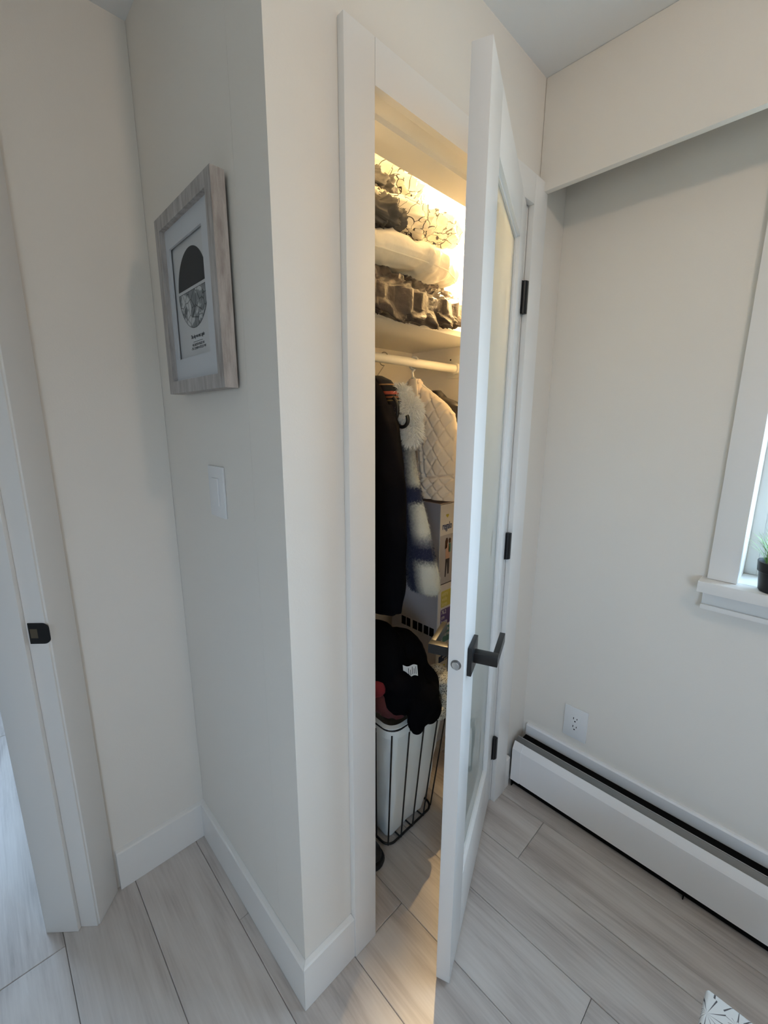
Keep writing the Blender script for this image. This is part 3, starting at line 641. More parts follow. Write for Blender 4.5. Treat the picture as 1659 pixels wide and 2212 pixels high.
# ------------------------------------------------------------------ bedding on the shelf
def pillow(c, l, seed, wr=0.010, droop=0.0, corner=0.0, fine=1.0, nu=96, nv=64, p=3.2, tilt=0.0, e=0.42):
    c = Vector(c); mb = MB()
    def sheet(sgn):
        def fn(a, b2):
            u, v = a * 2 - 1, b2 * 2 - 1
            k = max(0.0, (1 - abs(u) ** p) * (1 - abs(v) ** p)) ** e
            pos = Vector((u * l[0], v * l[1], 0))
            pinch = 1 - corner * (u * u * v * v)
            pos.x *= pinch - 0.05 * abs(v) ** 3 * (1 if corner else 0); pos.y *= pinch
            q = Vector((pos.x * 9 * fine, pos.y * 9 * fine, sgn * 2.3 + seed))
            wnz = noise.fractal(q, 1.0, 2.0, 4) * wr
            rid = (1 - abs(noise.noise(Vector((pos.x * 14 * fine + seed * 3, pos.y * 5 * fine, sgn + seed))))) ** 3 * wr * 0.8
            z = sgn * (l[2] * k + (wnz + rid) * min(1, k * 2.2))
            pos.x += noise.noise(Vector((pos.y * 8, seed, sgn))) * wr * 0.9 ; pos.y += noise.noise(Vector((pos.x * 8, seed + 5, 0))) * wr * 1.2
            fall = max(0.0, -v - 0.55) * droop
            return c + pos + Vector((0, 0, z - fall * (1 if sgn > 0 else 1) + tilt * u * l[0]))
        return fn
    mb.grid(sheet(1), nu, nv); mb.grid(sheet(-1), nu, nv)
    return mb
def weld(o, d=0.0004):
    bm = bmesh.new(); bm.from_mesh(o.data); bmesh.ops.remove_doubles(bm, verts=bm.verts[:], dist=d); bmesh.ops.recalc_face_normals(bm, faces=bm.faces[:]); bm.to_mesh(o.data); bm.free(); return o
G_ = 'bedding stacked on the closet shelf'
def roll(c, l, seed, ridge=0.015, rf=(24, 7, 9), lumpy=0.012, e=0.5, droop=None, tilt=0.0, nu=200, nv=100, lf=7.0, pw=4):
    # soft folded bundle: rounded box with lumps and sharp creases
    c = Vector(c); mb = MB()
    def cp(w_, m_): k = cos(w_); return math.copysign(abs(k) ** m_, k)
    def sp2(w_, m_): k = sin(w_); return math.copysign(abs(k) ** m_, k)
    def fn(a, b2):
        ph = 2 * pi * a; th = -pi / 2 + 0.02 + (pi - 0.04) * b2
        n0 = Vector((cp(th, e) * cp(ph, e), cp(th, e) * sp2(ph, e), sp2(th, e * 1.3)))
        p = Vector((n0.x * l[0], n0.y * l[1], n0.z * l[2]))
        q = Vector((p.x * lf, p.y * lf, p.z * lf)) + Vector((seed, seed * 0.7, 0))
        warp = noise.noise(q * 1.3 + Vector((9, 2, 4))) * 0.06
        rq = Vector(((p.x + warp) * rf[0], (p.y + warp) * rf[1], (p.z - warp * 0.6) * rf[2])) + Vector((seed * 2, seed, seed * 3))
        rr_ = ((1 - abs(noise.noise(rq))) ** pw + 0.45 * (1 - abs(noise.noise(rq * 1.9 + Vector((5, 1, 8))))) ** pw) * ridge - abs(noise.noise(rq * 0.6 + Vector((3, 7, 1)))) * ridge * 0.9
        d = rr_ + noise.noise(q) * lumpy + noise.noise(q * 2.7) * lumpy * 0.45
        d *= 0.2 + 0.8 * min(1.0, max(0.0, (n0.z + 0.75) / 0.6)) if droop else 1.0
        nn = Vector((n0.x * 0.7, n0.y, n0.z)).normalized()
        p = p + nn * d
        v = c + p + Vector((0, 0, tilt * p.x))
        if droop and v.y < droop[0]: v.z -= (droop[0] - v.y) * droop[1] * (1.0 if n0.z < 0.3 else 0.45)
        return v
    mb.grid(fn, nu, nv, closed_u=True)
    n_ = len(mb.v); mb.f.append(tuple(range(nu))[::-1]); mb.f.append(tuple(range(n_ - nu, n_)))
    return mb
single('folded_duvet', roll((0.62, 0.416, 1.806), (0.372, 0.196, 0.058), 3.1, ridge=0.026, rf=(24, 20, 13), lumpy=0.012, e=0.8, droop=(0.31, 0.7), tilt=0.02, pw=3, nu=280, nv=130), 'duvet_grey', 'crumpled grey-brown satin duvet at the bottom of the shelf stack', 'duvet', 180, G_)
pmb = roll((0.580, 0.42, 1.917), (0.345, 0.195, 0.048), 8.4, ridge=0.010, rf=(16, 8, 10), lumpy=0.010, e=0.62, tilt=0.045)
pb0 = base_of(pmb); row = [v.copy() for v in pmb.v[38 * 200:39 * 200]]
pl_ = thing('pillow', 'plump plain white pillow lying on the grey duvet', 'pillow', pb0, G_)
part('case', pmb, 'white_cotton', pl_, 180)
part('piping', MB().tube(row[::2], 0.0022, 6, closed=True), 'white_cotton', pl_, 60)
single('patterned_sheet', roll((0.565, 0.42, 2.026), (0.345, 0.17, 0.036), 5.7, ridge=0.022, rf=(22, 12, 20), lumpy=0.016, tilt=0.07), 'line_sheet', 'white bed sheet with thin black lines, bunched on the white pillow', 'bed sheet', 180, G_)
single('crumpled_sheet', roll((0.47, 0.43, 2.106), (0.26, 0.15, 0.031), 11.2, ridge=0.028, rf=(26, 18, 30), lumpy=0.020, lf=10), 'line_sheet', 'topmost crumpled sheet with thin black lines, near the closet ceiling', 'bed sheet', 180, G_)
single('dark_cloth', roll((0.455, 0.315, 2.070), (0.105, 0.06, 0.022), 15.0, ridge=0.022, rf=(40, 30, 40), lumpy=0.012, lf=14, nu=120, nv=60), 'cloth_slate', 'small dark crumpled cloth tucked under the topmost sheet', 'cloth', 180, G_)
single('slate_cloth', roll((0.455, 0.275, 1.985), (0.095, 0.05, 0.020), 19.0, ridge=0.022, rf=(40, 30, 40), lumpy=0.012, lf=14, nu=120, nv=60), 'cloth_slate', 'grey crumpled cloth poking out beneath the bunched line-patterned sheet', 'cloth', 180, G_)

# ------------------------------------------------------------------ clothes on the rod
def torso(x, tab, seed, wr=0.006, n=56, steps=60, disp=None):
    # tab rows: (z, y centre, half width y, half thickness x, dx)
    z0, z1 = tab[0][0], tab[-1][0]; rings = []
    tt = [(-r[0],) + tuple(r[1:]) for r in tab]
    for i in range(steps + 1):
        z = z0 + (z1 - z0) * i / steps; yc, wy, wx, dx = lerp_table(tt, -z); ring = []
        for j in range(n):
            a = 2 * pi * j / n; ca, sa = cos(a), sin(a)
            ex = 0.75
            px = math.copysign(abs(ca) ** ex, ca) * wx; py = math.copysign(abs(sa) ** 0.9, sa) * wy
            fold = (noise.noise(Vector((py * 22 + seed, z * 2.2, seed))) * 1.4 + noise.noise(Vector((py * 9, z * 9, seed + 4)))) * wr * (0.3 + i / steps)
            v = Vector((x + dx + px * (1 + fold / max(wx, 0.02)), yc + py, z))
            if disp: v += disp(v, ca)
            ring.append(v)
        rings.append(ring)
    return MB().loft(rings)
def sleeve(path, seed, n=28, wr=0.004, steps=40, disp=None, cap1=True):
    # path rows: (x, y, z, rx, ry)
    rings = []; m_ = len(path) - 1
    for i in range(steps + 1):
        k = i / steps * m_; a = min(int(k), m_ - 1); f = k - a; f = f * f * (3 - 2 * f) if 0 else f
        q = [path[a][c_] + (path[a + 1][c_] - path[a][c_]) * f for c_ in range(5)]
        ring = []
        for j in range(n):
            t_ = 2 * pi * j / n
            nn = 1 + noise.noise(Vector((cos(t_) * 2 + seed, sin(t_) * 2, q[2] * 12))) * wr / 0.04
            ring.append(Vector((q[0] + cos(t_) * q[3] * nn, q[1] + sin(t_) * q[4] * nn, q[2])))
        rings.append(ring)
    return MB().loft(rings, True, cap1)
def hook(x, material, parent, r=0.0018, bend=0.0, ztop=None, zneck=1.575):
    zt = RZ + 0.0165 + r + 0.004; pts = [(x + bend, RY, zneck), (x + bend * 0.6, RY + 0.004, zneck + 0.02)]
    R_ = 0.0215
    for i in range(15):
        a = -0.55 * pi + (1.35 * pi) * i / 14
        pts.append((x, RY - 0.003 + cos(a) * R_ * 1.0, RZ - 0.0025 + sin(a) * R_))
    return part('hook', MB().tube(pts, r, 8), material, parent, 60)
def hanger(name, x, material, label, r, bend=0.0, zneck=1.575, span=0.19, drop=0.10):
    h = thing(name, label, 'hanger', (x, RY, zneck - drop))
    hook(x, material, h, r, bend, zneck=zneck)
    xx = x + bend
    part('arms', MB().tube([(xx, RY - span, zneck - drop), (xx, RY, zneck), (xx, RY + span, zneck - drop)], r * 1.2, 8).tube([(xx, RY - span, zneck - drop), (xx, RY + span, zneck - drop)], r, 8), material, h, 60)
    return h
hanger('wire_hanger', 0.646, 'hanger_wire', 'thin metal hanger hook holding the dark coat', 0.0017, bend=-0.035, zneck=1.56, span=0.14)
hanger('plastic_hanger', 0.800, 'rod_enamel', 'white plastic hanger carrying the beige quilted jacket', 0.0042, zneck=1.585, span=0.15)

# dark coat (front left)
ck = thing('dark_coat', 'long near-black coat hanging nearest the left casing', 'coat', (0.52, RY, 0.80), 'clothes hanging on the closet rod')
part('body', torso(0.518, [(1.556, RY, 0.060, 0.034, 0.026), (1.525, RY, 0.098, 0.042, 0.016), (1.475, RY, 0.145, 0.040, 0), (1.40, RY, 0.165, 0.044, 0), (1.22, RY, 0.180, 0.046, 0), (0.80, RY, 0.19, 0.05, 0)], 2.0, wr=0.012), 'black_cloth', ck, 180)
part('sleeve', sleeve([(0.515, 0.278, 1.475, 0.034, 0.03), (0.512, 0.252, 1.42, 0.042, 0.038), (0.508, 0.222, 1.24, 0.044, 0.043), (0.505, 0.212, 1.06, 0.045, 0.045), (0.500, 0.212, 0.88, 0.043, 0.045), (0.500, 0.214, 0.82, 0.038, 0.040)], 3.0, wr=0.008), 'black_cloth', ck, 180)
# striped scarf collar
sf = single('striped_scarf', sleeve([(0.590, 0.372, 1.572, 0.02, 0.016), (0.592, 0.345, 1.556, 0.024, 0.028), (0.594, 0.315, 1.522, 0.026, 0.03), (0.596, 0.290, 1.482, 0.026, 0.026), (0.596, 0.278, 1.447, 0.022, 0.02)], 6.0, wr=0.006), 'striped_collar', 'black collar with orange and gold stripes beside the white fur', 'scarf', 180, 'clothes hanging on the closet rod')

# plaid sherpa coat with white fur hood
pk = thing('plaid_coat', 'fleecy navy and cream plaid coat with a fluffy white fur hood', 'coat', (0.66, RY, 0.80), 'clothes hanging on the closet rod')
part('body', torso(0.672, [(1.52, RY + 0.03, 0.04, 0.02, 0), (1.47, RY + 0.03, 0.10, 0.026, 0), (1.42, RY + 0.02, 0.125, 0.028, 0), (1.2, RY + 0.02, 0.13, 0.03, 0), (0.88, RY + 0.02, 0.14, 0.03, 0)], 9.0), 'plaid_sherpa', pk, 180)
SLV = [(0.640, 0.318, 1.44, 0.030, 0.036), (0.640, 0.300, 1.36, 0.032, 0.040), (0.640, 0.262, 1.17, 0.034, 0.047), (0.640, 0.222, 1.02, 0.036, 0.060), (0.640, 0.194, 0.885, 0.038, 0.068), (0.640, 0.190, 0.862, 0.034, 0.064), (0.640, 0.189, 0.852, 0.022, 0.045)]
slo = part('sleeve', sleeve(SLV, 4.0, n=40, steps=70, wr=0.004), 'plaid_sherpa', pk, 180)
def blades(points, length, width, seed, down=0.3, spread=0.5):
    rnd = random.Random(seed); mb = MB(); vs = []; fs = []
    for p, nrm in points:
        d = (nrm + Vector((rnd.uniform(-spread, spread), rnd.uniform(-spread, spread), rnd.uniform(-spread, spread) - down))).normalized()
        s = d.cross(Vector((rnd.uniform(-1, 1), rnd.uniform(-1, 1), rnd.uniform(-1, 1)))).normalized() * width * rnd.uniform(0.6, 1.2)
        ln = length * rnd.uniform(0.55, 1.25); k = len(vs); mid_ = p + d * ln * 0.55; tip = p + d * ln + Vector((0, 0, -ln * 0.18))
        vs += [p - s, p + s, mid_ + s * 0.75, mid_ - s * 0.75, tip]; fs += [(k, k + 1, k + 2, k + 3), (k + 3, k + 2, k + 4)]
    return mb.add(vs, fs)
def surf_points(mesh, n, seed, off=-0.001):
    rnd = random.Random(seed); ps = list(mesh.polygons); ws = [p.area for p in ps]; out = []
    for p in rnd.choices(ps, ws, k=n):
        vs = [mesh.vertices[i].co for i in p.vertices]
        if len(vs) > 4: continue
        a, b2 = rnd.random(), rnd.random()
        if len(vs) == 4: q = (vs[0] * (1 - a) + vs[1] * a) * (1 - b2) + (vs[3] * (1 - a) + vs[2] * a) * b2
        else:
            if a + b2 > 1: a, b2 = 1 - a, 1 - b2
            q = vs[0] * (1 - a - b2) + vs[1] * a + vs[2] * b2
        out.append((q + p.normal * off, p.normal.copy()))
    return out
base = wloc(pk)
bl = blades(surf_points(slo.data, 9000, 3), 0.008, 0.0006, 5, down=0.5, spread=0.6); bl.v = [v + base for v in bl.v]
part('sleeve_pile', bl, 'plaid_sherpa', slo, None, kind='stuff')
fur = MB().ellipsoid((0.622, 0.255, 1.458), (0.030, 0.036, 0.040), 24, 14).ellipsoid((0.626, 0.247, 1.395), (0.022, 0.028, 0.042), 24, 14).ellipsoid((0.622, 0.312, 1.512), (0.024, 0.052, 0.024), 24, 14)
fo = part('hood', fur, 'fur_base', pk, 180, label='fluffy white faux fur hood')
fbld = blades(surf_points(fo.data, 9000, 8), 0.023, 0.0014, 9, down=0.2, spread=0.75); fbld.v = [v + base for v in fbld.v]
part('fur_pile', fbld, 'fur_white', fo, None, kind='stuff')
def yz_arc(x, yc, zc, ry, rz, a0, a1, n=16): return [(x, yc + ry * cos(a0 + (a1 - a0) * i / n), zc + rz * sin(a0 + (a1 - a0) * i / n)) for i in range(n + 1)]
part('strap_loop', MB().tube(yz_arc(0.568, 0.285, 1.460, -0.030, 0.040, 1.2, -1.25), 0.0062, 8), 'black_leather', pk, 60)
part('strap_loop', MB().tube(yz_arc(0.570, 0.236, 1.430, -0.024, 0.022, 0.6, -2.3), 0.0060, 8), 'black_leather', pk, 60)

# brown jacket between
bj = thing('brown_jacket', 'brown jacket mostly hidden between the plaid coat and beige jacket', 'jacket', (0.72, RY, 1.0), 'clothes hanging on the closet rod')
part('body', torso(0.722, [(1.545, RY + 0.03, 0.03, 0.012, 0), (1.525, RY + 0.03, 0.075, 0.016, 0), (1.47, RY + 0.04, 0.13, 0.018, 0), (1.2, RY + 0.04, 0.14, 0.02, 0), (1.0, RY + 0.04, 0.14, 0.02, 0)], 12.0), 'brown_cloth', bj, 180)

# beige quilted jacket
def quilt(v, ca):
    y, z = v.y, v.z
    seam_y = 0.292 + (z - 1.19) * 0.155            # armhole / sleeve seam
    hz = 1.225 + (y - 0.30) * -0.16                # band seam
    def line(d, w_): return exp(-(d / w_) ** 2)
    def saw(t_, per): f = (t_ / per) % 1.0; return min(f, 1 - f) * per
    d = 0.0
    if z < hz:
        d += 0.0055 * (line(saw(y + z, 0.046) * 0.707, 0.0035) + line(saw(y - z * 0.9, 0.048) * 0.707, 0.0035))
    elif y > seam_y:
        d += 0.0055 * (line(saw(z, 0.040), 0.0040) + line(saw(y - seam_y - 0.02, 0.045), 0.0040))
    else:
        d += 0.0045 * (line(saw(y * 1.1 + z * 0.75, 0.050), 0.0045) + line(saw(y * 1.1 - z * 0.75, 0.050), 0.0045))
    d += 0.008 * line(z - hz, 0.0035) + (0.008 * line(y - seam_y, 0.0035) if z > hz else 0)
    return Vector((d if ca < 0 else -d, 0, 0)) * min(1.0, abs(ca) * 3)
qj = thing('quilted_jacket', 'beige diamond-quilted jacket on a white plastic hanger', 'jacket', (0.80, RY, 1.15), 'clothes hanging on the closet rod')
qb = torso(0.800, [(1.578, RY - 0.012, 0.020, 0.020, 0), (1.552, RY - 0.01, 0.040, 0.032, 0), (1.535, RY - 0.01, 0.070, 0.036, 0), (1.49, RY - 0.01, 0.140, 0.042, 0), (1.452, RY - 0.01, 0.182, 0.046, 0), (1.40, RY - 0.01, 0.194, 0.05, 0), (1.17, RY - 0.01, 0.206, 0.054, 0), (1.15, RY - 0.01, 0.206, 0.052, 0)], 14.0, wr=0.003, n=300, steps=260, disp=quilt)
part('body', qb, 'beige_quilt', qj, 180)
part('collar', sleeve([(0.765, 0.372, 1.575, 0.007, 0.018), (0.757, 0.362, 1.545, 0.008, 0.020), (0.752, 0.348, 1.505, 0.008, 0.016), (0.750, 0.342, 1.455, 0.006, 0.010)], 2.2, wr=0.004), 'beige_quilt', qj, 180)
# second black jacket at the right
lj = thing('black_jacket', 'black jacket hanging behind the beige quilted jacket', 'jacket', (0.94, RY, 1.12), 'clothes hanging on the closet rod')
part('body', torso(0.935, [(1.545, RY + 0.01, 0.03, 0.02, 0), (1.515, RY, 0.05, 0.035, 0), (1.50, RY, 0.10, 0.04, 0), (1.482, RY, 0.135, 0.045, 0), (1.44, RY, 0.145, 0.045, 0), (1.125, RY, 0.15, 0.045, 0)], 21.0, wr=0.008), 'black_leather', lj, 180)
part('sleeve', sleeve([(0.955, 0.27, 1.47, 0.035, 0.03), (0.955, 0.245, 1.42, 0.042, 0.038), (0.955, 0.235, 1.25, 0.042, 0.04), (0.955, 0.232, 1.125, 0.042, 0.04)], 5.0, wr=0.006), 'black_leather', lj, 180)  # unseen sleeve behind the door, added to keep bulb light off the floor

# ------------------------------------------------------------------ tall carton
BX0, BX1, BY0, BY1, BZ = 0.900, 1.043, 0.332, 0.602, 1.105
bx = thing('carton', 'tall white printed carton standing behind the laundry basket', 'box', ((BX0 + BX1) / 2, (BY0 + BY1) / 2, 0))
part('side_panel', MB().box(BX0, BX0 + 0.004, BY0 + 0.004, BY1, 0.001, BZ - 0.002), 'carton_side', bx)
part('side_panel', MB().box(BX1 - 0.004, BX1, BY0 + 0.004, BY1, 0.001, BZ - 0.002), 'carton_side', bx)
part('back_panel', MB().box(BX0 + 0.004, BX1 - 0.004, BY1 - 0.004, BY1, 0.001, BZ - 0.002), 'carton_side', bx)
fp = part('front_panel', MB().box(BX0, BX1, BY0, BY0 + 0.004, 0.001, BZ - 0.004, bev=0.0008), 'box_white', bx)
tpn = part('top_flap', MB().box(BX0, BX1, BY0 + 0.001, BY1, BZ - 0.002, BZ + 0.001, bev=0.0008), 'carton_lit_top', bx)
part('top_text', text_mb('76.2 cm x 104 cm', 0.016, (BX0 + 0.07, BY0 + 0.12, BZ + 0.0010), (0, 1, 0), (-1, 0, 0)), 'carton_side', tpn)
for i, (a, b2) in enumerate(((0.538, 0.512), (0.507, 0.484), (0.470, 0.443), (0.438, 0.414), (0.405, 0.379), (0.374, 0.349))):
    part('printed_square', MB().box(BX0 - 0.0005, BX0 - 0.0001, b2, a, 0.520, 0.560), 'black_void', bx)
FR, FU = Vector((1, 0, 0)), Vector((0, 0, 1)); fy = BY0 - 0.0006; cxm = (BX0 + BX1) / 2
def rect(x0, x1, z0, z1, dy=0.0): return MB().box(x0, x1, fy - 0.0002 - dy, fy + 0.0004 - dy, z0, z1)
def rrect(x0, x1, z0, z1, r, dy=0.0):
    pts = []
    for (cx_, cz_, a0) in ((x1 - r, z1 - r, 0), (x0 + r, z1 - r, pi / 2), (x0 + r, z0 + r, pi), (x1 - r, z0 + r, 1.5 * pi)):
        pts += [(cx_ + r * cos(a0 + i * pi / 8), cz_ + r * sin(a0 + i * pi / 8)) for i in range(5)]
    return MB().prism(pts, 'y', fy - 0.0002 - dy, fy + 0.0004 - dy)
def heart(cx_, cz_, s, dy=0.0):
    pts = []
    for i in range(32):
        t_ = 2 * pi * i / 32; pts.append((cx_ + s * 16 * sin(t_) ** 3 / 17, cz_ + s * (13 * cos(t_) - 5 * cos(2 * t_) - 2 * cos(3 * t_) - cos(4 * t_)) / 17))
    return MB().prism(pts, 'y', fy - 0.0002 - dy, fy + 0.0004 - dy)
def txt(s, size, x, z, mt, sx=1.0, align='CENTER', dy=0.0009): return part('lettering', text_mb(s, size, (x, fy - dy, z), FR, FU, align, sx=sx), mt, fp)
part('heart_mark', heart(0.945, 1.052, 0.0095), 'ink_yellow', fp)
txt('regalo', 0.044, BX0 + 0.012, 1.010, 'ink_navy', 0.58, 'LEFT')
ph = part('printed_photo', rect(BX0 + 0.002, BX1 - 0.004, 0.762, 0.972), 'ink_grey', fp)
def fig(name, poly, mt): return part(name, MB().prism(poly, 'y', fy - 0.0011, fy - 0.0003), mt, ph)
fig('printed_figure', [(0.938, 0.790), (0.944, 0.790), (0.950, 0.86), (0.956, 0.80), (0.964, 0.80), (0.966, 0.868), (0.940, 0.868)], 'ink_jean')
fig('printed_figure', [(0.940, 0.868), (0.966, 0.868), (0.962, 0.925), (0.950, 0.935), (0.938, 0.920)], 'ink_skin')
fig('printed_figure', [(0.934, 0.912), (0.946, 0.915), (0.953, 0.945), (0.949, 0.958), (0.941, 0.958), (0.935, 0.945)], 'ink_hair')
fig('printed_figure', [(0.958, 0.895), (0.972, 0.895), (0.972, 0.932), (0.958, 0.932)], 'ink_teal')
fig('printed_figure', [(0.959, 0.934), (0.971, 0.934), (0.972, 0.951), (0.965, 0.956), (0.958, 0.951)], 'ink_hair')
part('printed_line', rect(BX0 + 0.002, BX1 - 0.004, 0.7585, 0.7625, 0.0003), 'ink_jean', fp)
rows = [('ink_lime', 0.655, 0.728, ['extra', 'wide', 'largo'], 'ink_paleyellow'), ('ink_purple', 0.572, 0.645, ['76.2', 'cm', 'haute'], 'ink_white'), ('ink_teal', 0.488, 0.560, ['modele', 'ouverte', 'H'], 'ink_white'), ('ink_navy', 0.398, 0.480, [], 'ink_white')]
for mt_, z0, z1, words, wm in rows:
    x0, x1 = BX0 + 0.020, BX1 - 0.020
    if mt_ != 'ink_navy':
        part('printed_badge', rrect(x0, x1, z0, z1, 0.006), mt_, fp)
        for q, wd in enumerate(words): txt(wd, 0.026, x0 + 0.004, z1 - 0.014 - q * 0.0225, wm, 0.72, 'LEFT')
    else:
        part('printed_badge', rrect(x0 + 0.012, x0 + 0.052, z0 + 0.02, z1, 0.004), mt_, fp); part('printed_badge', rrect(x0 - 0.004, x1, z0, z0 + 0.03, 0.004, 0.0002), mt_, fp)
        part('heart_mark', heart(x0 + 0.03, z0 + 0.058, 0.010, 0.0007), 'ink_white', fp); txt('ouverture', 0.016, cxm, z0 + 0.021, 'ink_white', dy=0.0012); txt('porte', 0.016, cxm, z0 + 0.008, 'ink_white', dy=0.0012)
part('heart_mark', heart(0.952, 0.372, 0.010), 'ink_yellow', fp)
txt('Extra', 0.022, 0.945, 0.335, 'ink_purple'); txt('wide', 0.022, 0.95, 0.312, 'ink_purple')

# ------------------------------------------------------------------ laundry basket
def rring(x0, x1, y0, y1, r, z, n=8):
    pts = []
    for (cx_, cy_, a0) in ((x1 - r, y1 - r, 0), (x0 + r, y1 - r, pi / 2), (x0 + r, y0 + r, pi), (x1 - r, y0 + r, 1.5 * pi)):
        pts += [Vector((cx_ + r * cos(a0 + i * pi / 2 / n), cy_ + r * sin(a0 + i * pi / 2 / n), z)) for i in range(n + 1)]
    return pts
def dense(ring, k=5): return [a.lerp(b2, i / k) for a, b2 in zip(ring, ring[1:] + ring[:1]) for i in range(k)]
BB = (0.418, 0.655, 0.134, 0.385); BT = (0.396, 0.705, 0.098, 0.420); ZR = 0.475
bs = thing('laundry_basket', 'black wire laundry basket with a pale canvas liner, heaped with clothes', 'basket', (0.54, 0.26, 0))
def ring_at(k, inset=0.0, z=None, n=8):
    q = [BB[i] + (BT[i] - BB[i]) * k for i in range(4)]
    return rring(q[0] + inset, q[1] - inset, q[2] + inset, q[3] - inset, 0.032 + 0.01 * k - inset * 0.5, ZR * k + 0.006 if z is None else z, n)
part('base_ring', MB().tube(ring_at(0), 0.0040, 8, closed=True), 'black_metal', bs, 60)
part('rim_ring', MB().tube(ring_at(1), 0.0040, 8, closed=True), 'black_metal', bs, 60)
def lin_ring(k, ins=0.0065):
    r_ = dense(ring_at(k, ins), 6); out = []
    cx_, cy_ = 0.55, 0.26
    for p in r_:
        o_ = (p - Vector((cx_, cy_, p.z))); nrm = o_.normalized()
        a_ = atan2(o_.y, o_.x)
        wv_ = noise.noise(Vector((cos(a_) * 5, sin(a_) * 5, p.z * 9))) * 0.007 + noise.noise(Vector((p.x * 45, p.y * 45, p.z * 16 + 3))) * 0.0055 - 0.007
        lo = -0.020 * max(0, 1 - k * 5)
        out.append(p + nrm * (wv_ * (0.35 + 0.65 * sin(pi * min(1, k * 1.02))) + lo))
    return out
lrings = [lin_ring(i / 44) for i in range(45)]
rim = [[p + (p - Vector((0.55, 0.26, p.z))).normalized() * (0.013 + 0.002 * noise.noise(p * 40)) + Vector((0, 0, dz)) for p in ring_at_d] for dz, ring_at_d in ((0.006, lrings[-1]), (-0.018, lrings[-1]), (-0.030, lrings[-1]))]
lin = MB().loft(lrings, True, False)
inner = [p + Vector((0, 0, 0.010)) for p in lrings[-1]]
lin.loft([lrings[-1], inner] + rim, False, False)
part('liner', lin, 'liner_canvas', bs, 60, label='pale canvas liner folded over the rim')
def side_wire(a, b2, t0): 
    p0 = a[0].lerp(b2[0], t0); p1 = a[1].lerp(b2[1], t0); return [p0, p1]
r0_, r1_ = ring_at(0, -0.0035), ring_at(0.965, -0.0035)
nr = 9
idx_corner = {'front_left': 2 * nr + 4, 'front_right': 3 * nr + 4, 'back_right': 4, 'back_left': nr + 4}
def seg(i0, i1, n, skip=True):
    for k in range(n):
        t_ = (k + 0.5) / n
        a0 = r0_[i0].lerp(r0_[i1], t_); a1 = r1_[i0].lerp(r1_[i1], t_)
        part('wire', MB().tube([a0, a1], 0.0027, 8), 'black_metal', bs, 60)
for nm, i_ in idx_corner.items(): part('wire', MB().tube([r0_[i_], r1_[i_]], 0.0027, 8), 'black_metal', bs, 60)
seg(3 * nr - 1, 3 * nr, 3); seg(nr - 1 + 0, nr, 3)
seg(2 * nr - 1, 2 * nr, 4); seg(4 * nr - 1, 0, 4)
for t_ in (0.25, 0.5, 0.75):
    xx = BB[0] + (BB[1] - BB[0]) * t_; part('wire', MB().tube([(xx, BB[2], 0.004), (xx, BB[3], 0.004)], 0.0027, 8), 'black_metal', bs, 60)

# heap of clothes: blended lumps made into one continuous surface
CL = {}
def clouds(sz):
    if sz not in CL:
        t_ = bpy.data.textures.new('fold_noise', 'CLOUDS'); t_.noise_scale = sz; t_.noise_depth = 2; CL[sz] = t_
    return CL[sz]
def lump(name, shapes, material, label, cat, group=None, voxel=0.008, disp=0.012, nscale=0.05, parent=None):
    mb = MB()
    for s in shapes: mb.ellipsoid(s[0], s[1], 24, 14, Matrix.Rotation(s[2], 3, s[3]) if len(s) > 2 else None)
    o = single(name, mb, material, label, cat, 180, group) if parent is None else part(name, mb, material, parent, 180)
    md = o.modifiers.new('blend', 'REMESH'); md.mode = 'VOXEL'; md.voxel_size = voxel; md.use_smooth_shade = True
    sm = o.modifiers.new('soft', 'SMOOTH'); sm.iterations = 6
    dp = o.modifiers.new('folds', 'DISPLACE'); dp.texture = clouds(nscale); dp.strength = disp; dp.mid_level = 0.5; dp.texture_coords = 'LOCAL'
    return o
GL = 'clothes heaped in the laundry basket'
flc = lump('black_fleece', [((0.455, 0.26, 0.655), (0.115, 0.125, 0.125)), ((0.555, 0.255, 0.60), (0.125, 0.12, 0.115)), ((0.585, 0.17, 0.535), (0.080, 0.085, 0.075)), ((0.49, 0.15, 0.575), (0.09, 0.07, 0.09)), ((0.505, 0.070, 0.520), (0.075, 0.026, 0.058)), ((0.555, 0.074, 0.498), (0.046, 0.026, 0.044)), ((0.478, 0.066, 0.492), (0.032, 0.020, 0.036)), ((0.54, 0.105, 0.54), (0.068, 0.05, 0.05))], 'black_fleece', 'black fleece garment heaped over the front of the laundry basket', 'clothes', GL, voxel=0.007, disp=0.012, nscale=0.06)
bpy.context.view_layer.update()
from mathutils.bvhtree import BVHTree
ev = flc.evaluated_get(bpy.context.evaluated_depsgraph_get()); fl_bvh = BVHTree.FromPolygons([ev.matrix_world @ v.co for v in ev.data.vertices], [tuple(p.vertices) for p in ev.data.polygons])
def on_fleece(x, z):
    h = fl_bvh.ray_cast(Vector((x, -0.3, z)), Vector((0, 1, 0)))
    return h[0] if h[0] else Vector((x, 0.1, z))
tx, tz = 0.487, 0.655
h0 = on_fleece(tx, tz); tR = Vector((0.78, -0.60, -0.02)).normalized(); tU = Vector((0.10, 0.22, 0.97)).normalized(); tN = tR.cross(tU)
def tagp(u, v, off=0.0): return h0 + Vector((0, -0.012, 0)) + tR * (u * 0.046) + tU * (v * 0.034 + 0.003 * sin(u * 7)) + tN * (0.003 * cos(u * 6) + off)
tg = MB(); tg.grid(lambda a, b2: tagp(a - 0.5, b2 - 0.5, 0.0003), 14, 6); tg.grid(lambda a, b2: tagp(a - 0.5, b2 - 0.5, -0.0003), 14, 6)
care = single('care_label', tg, 'tag_white', 'small white care label on the black fleece', 'label', 180)
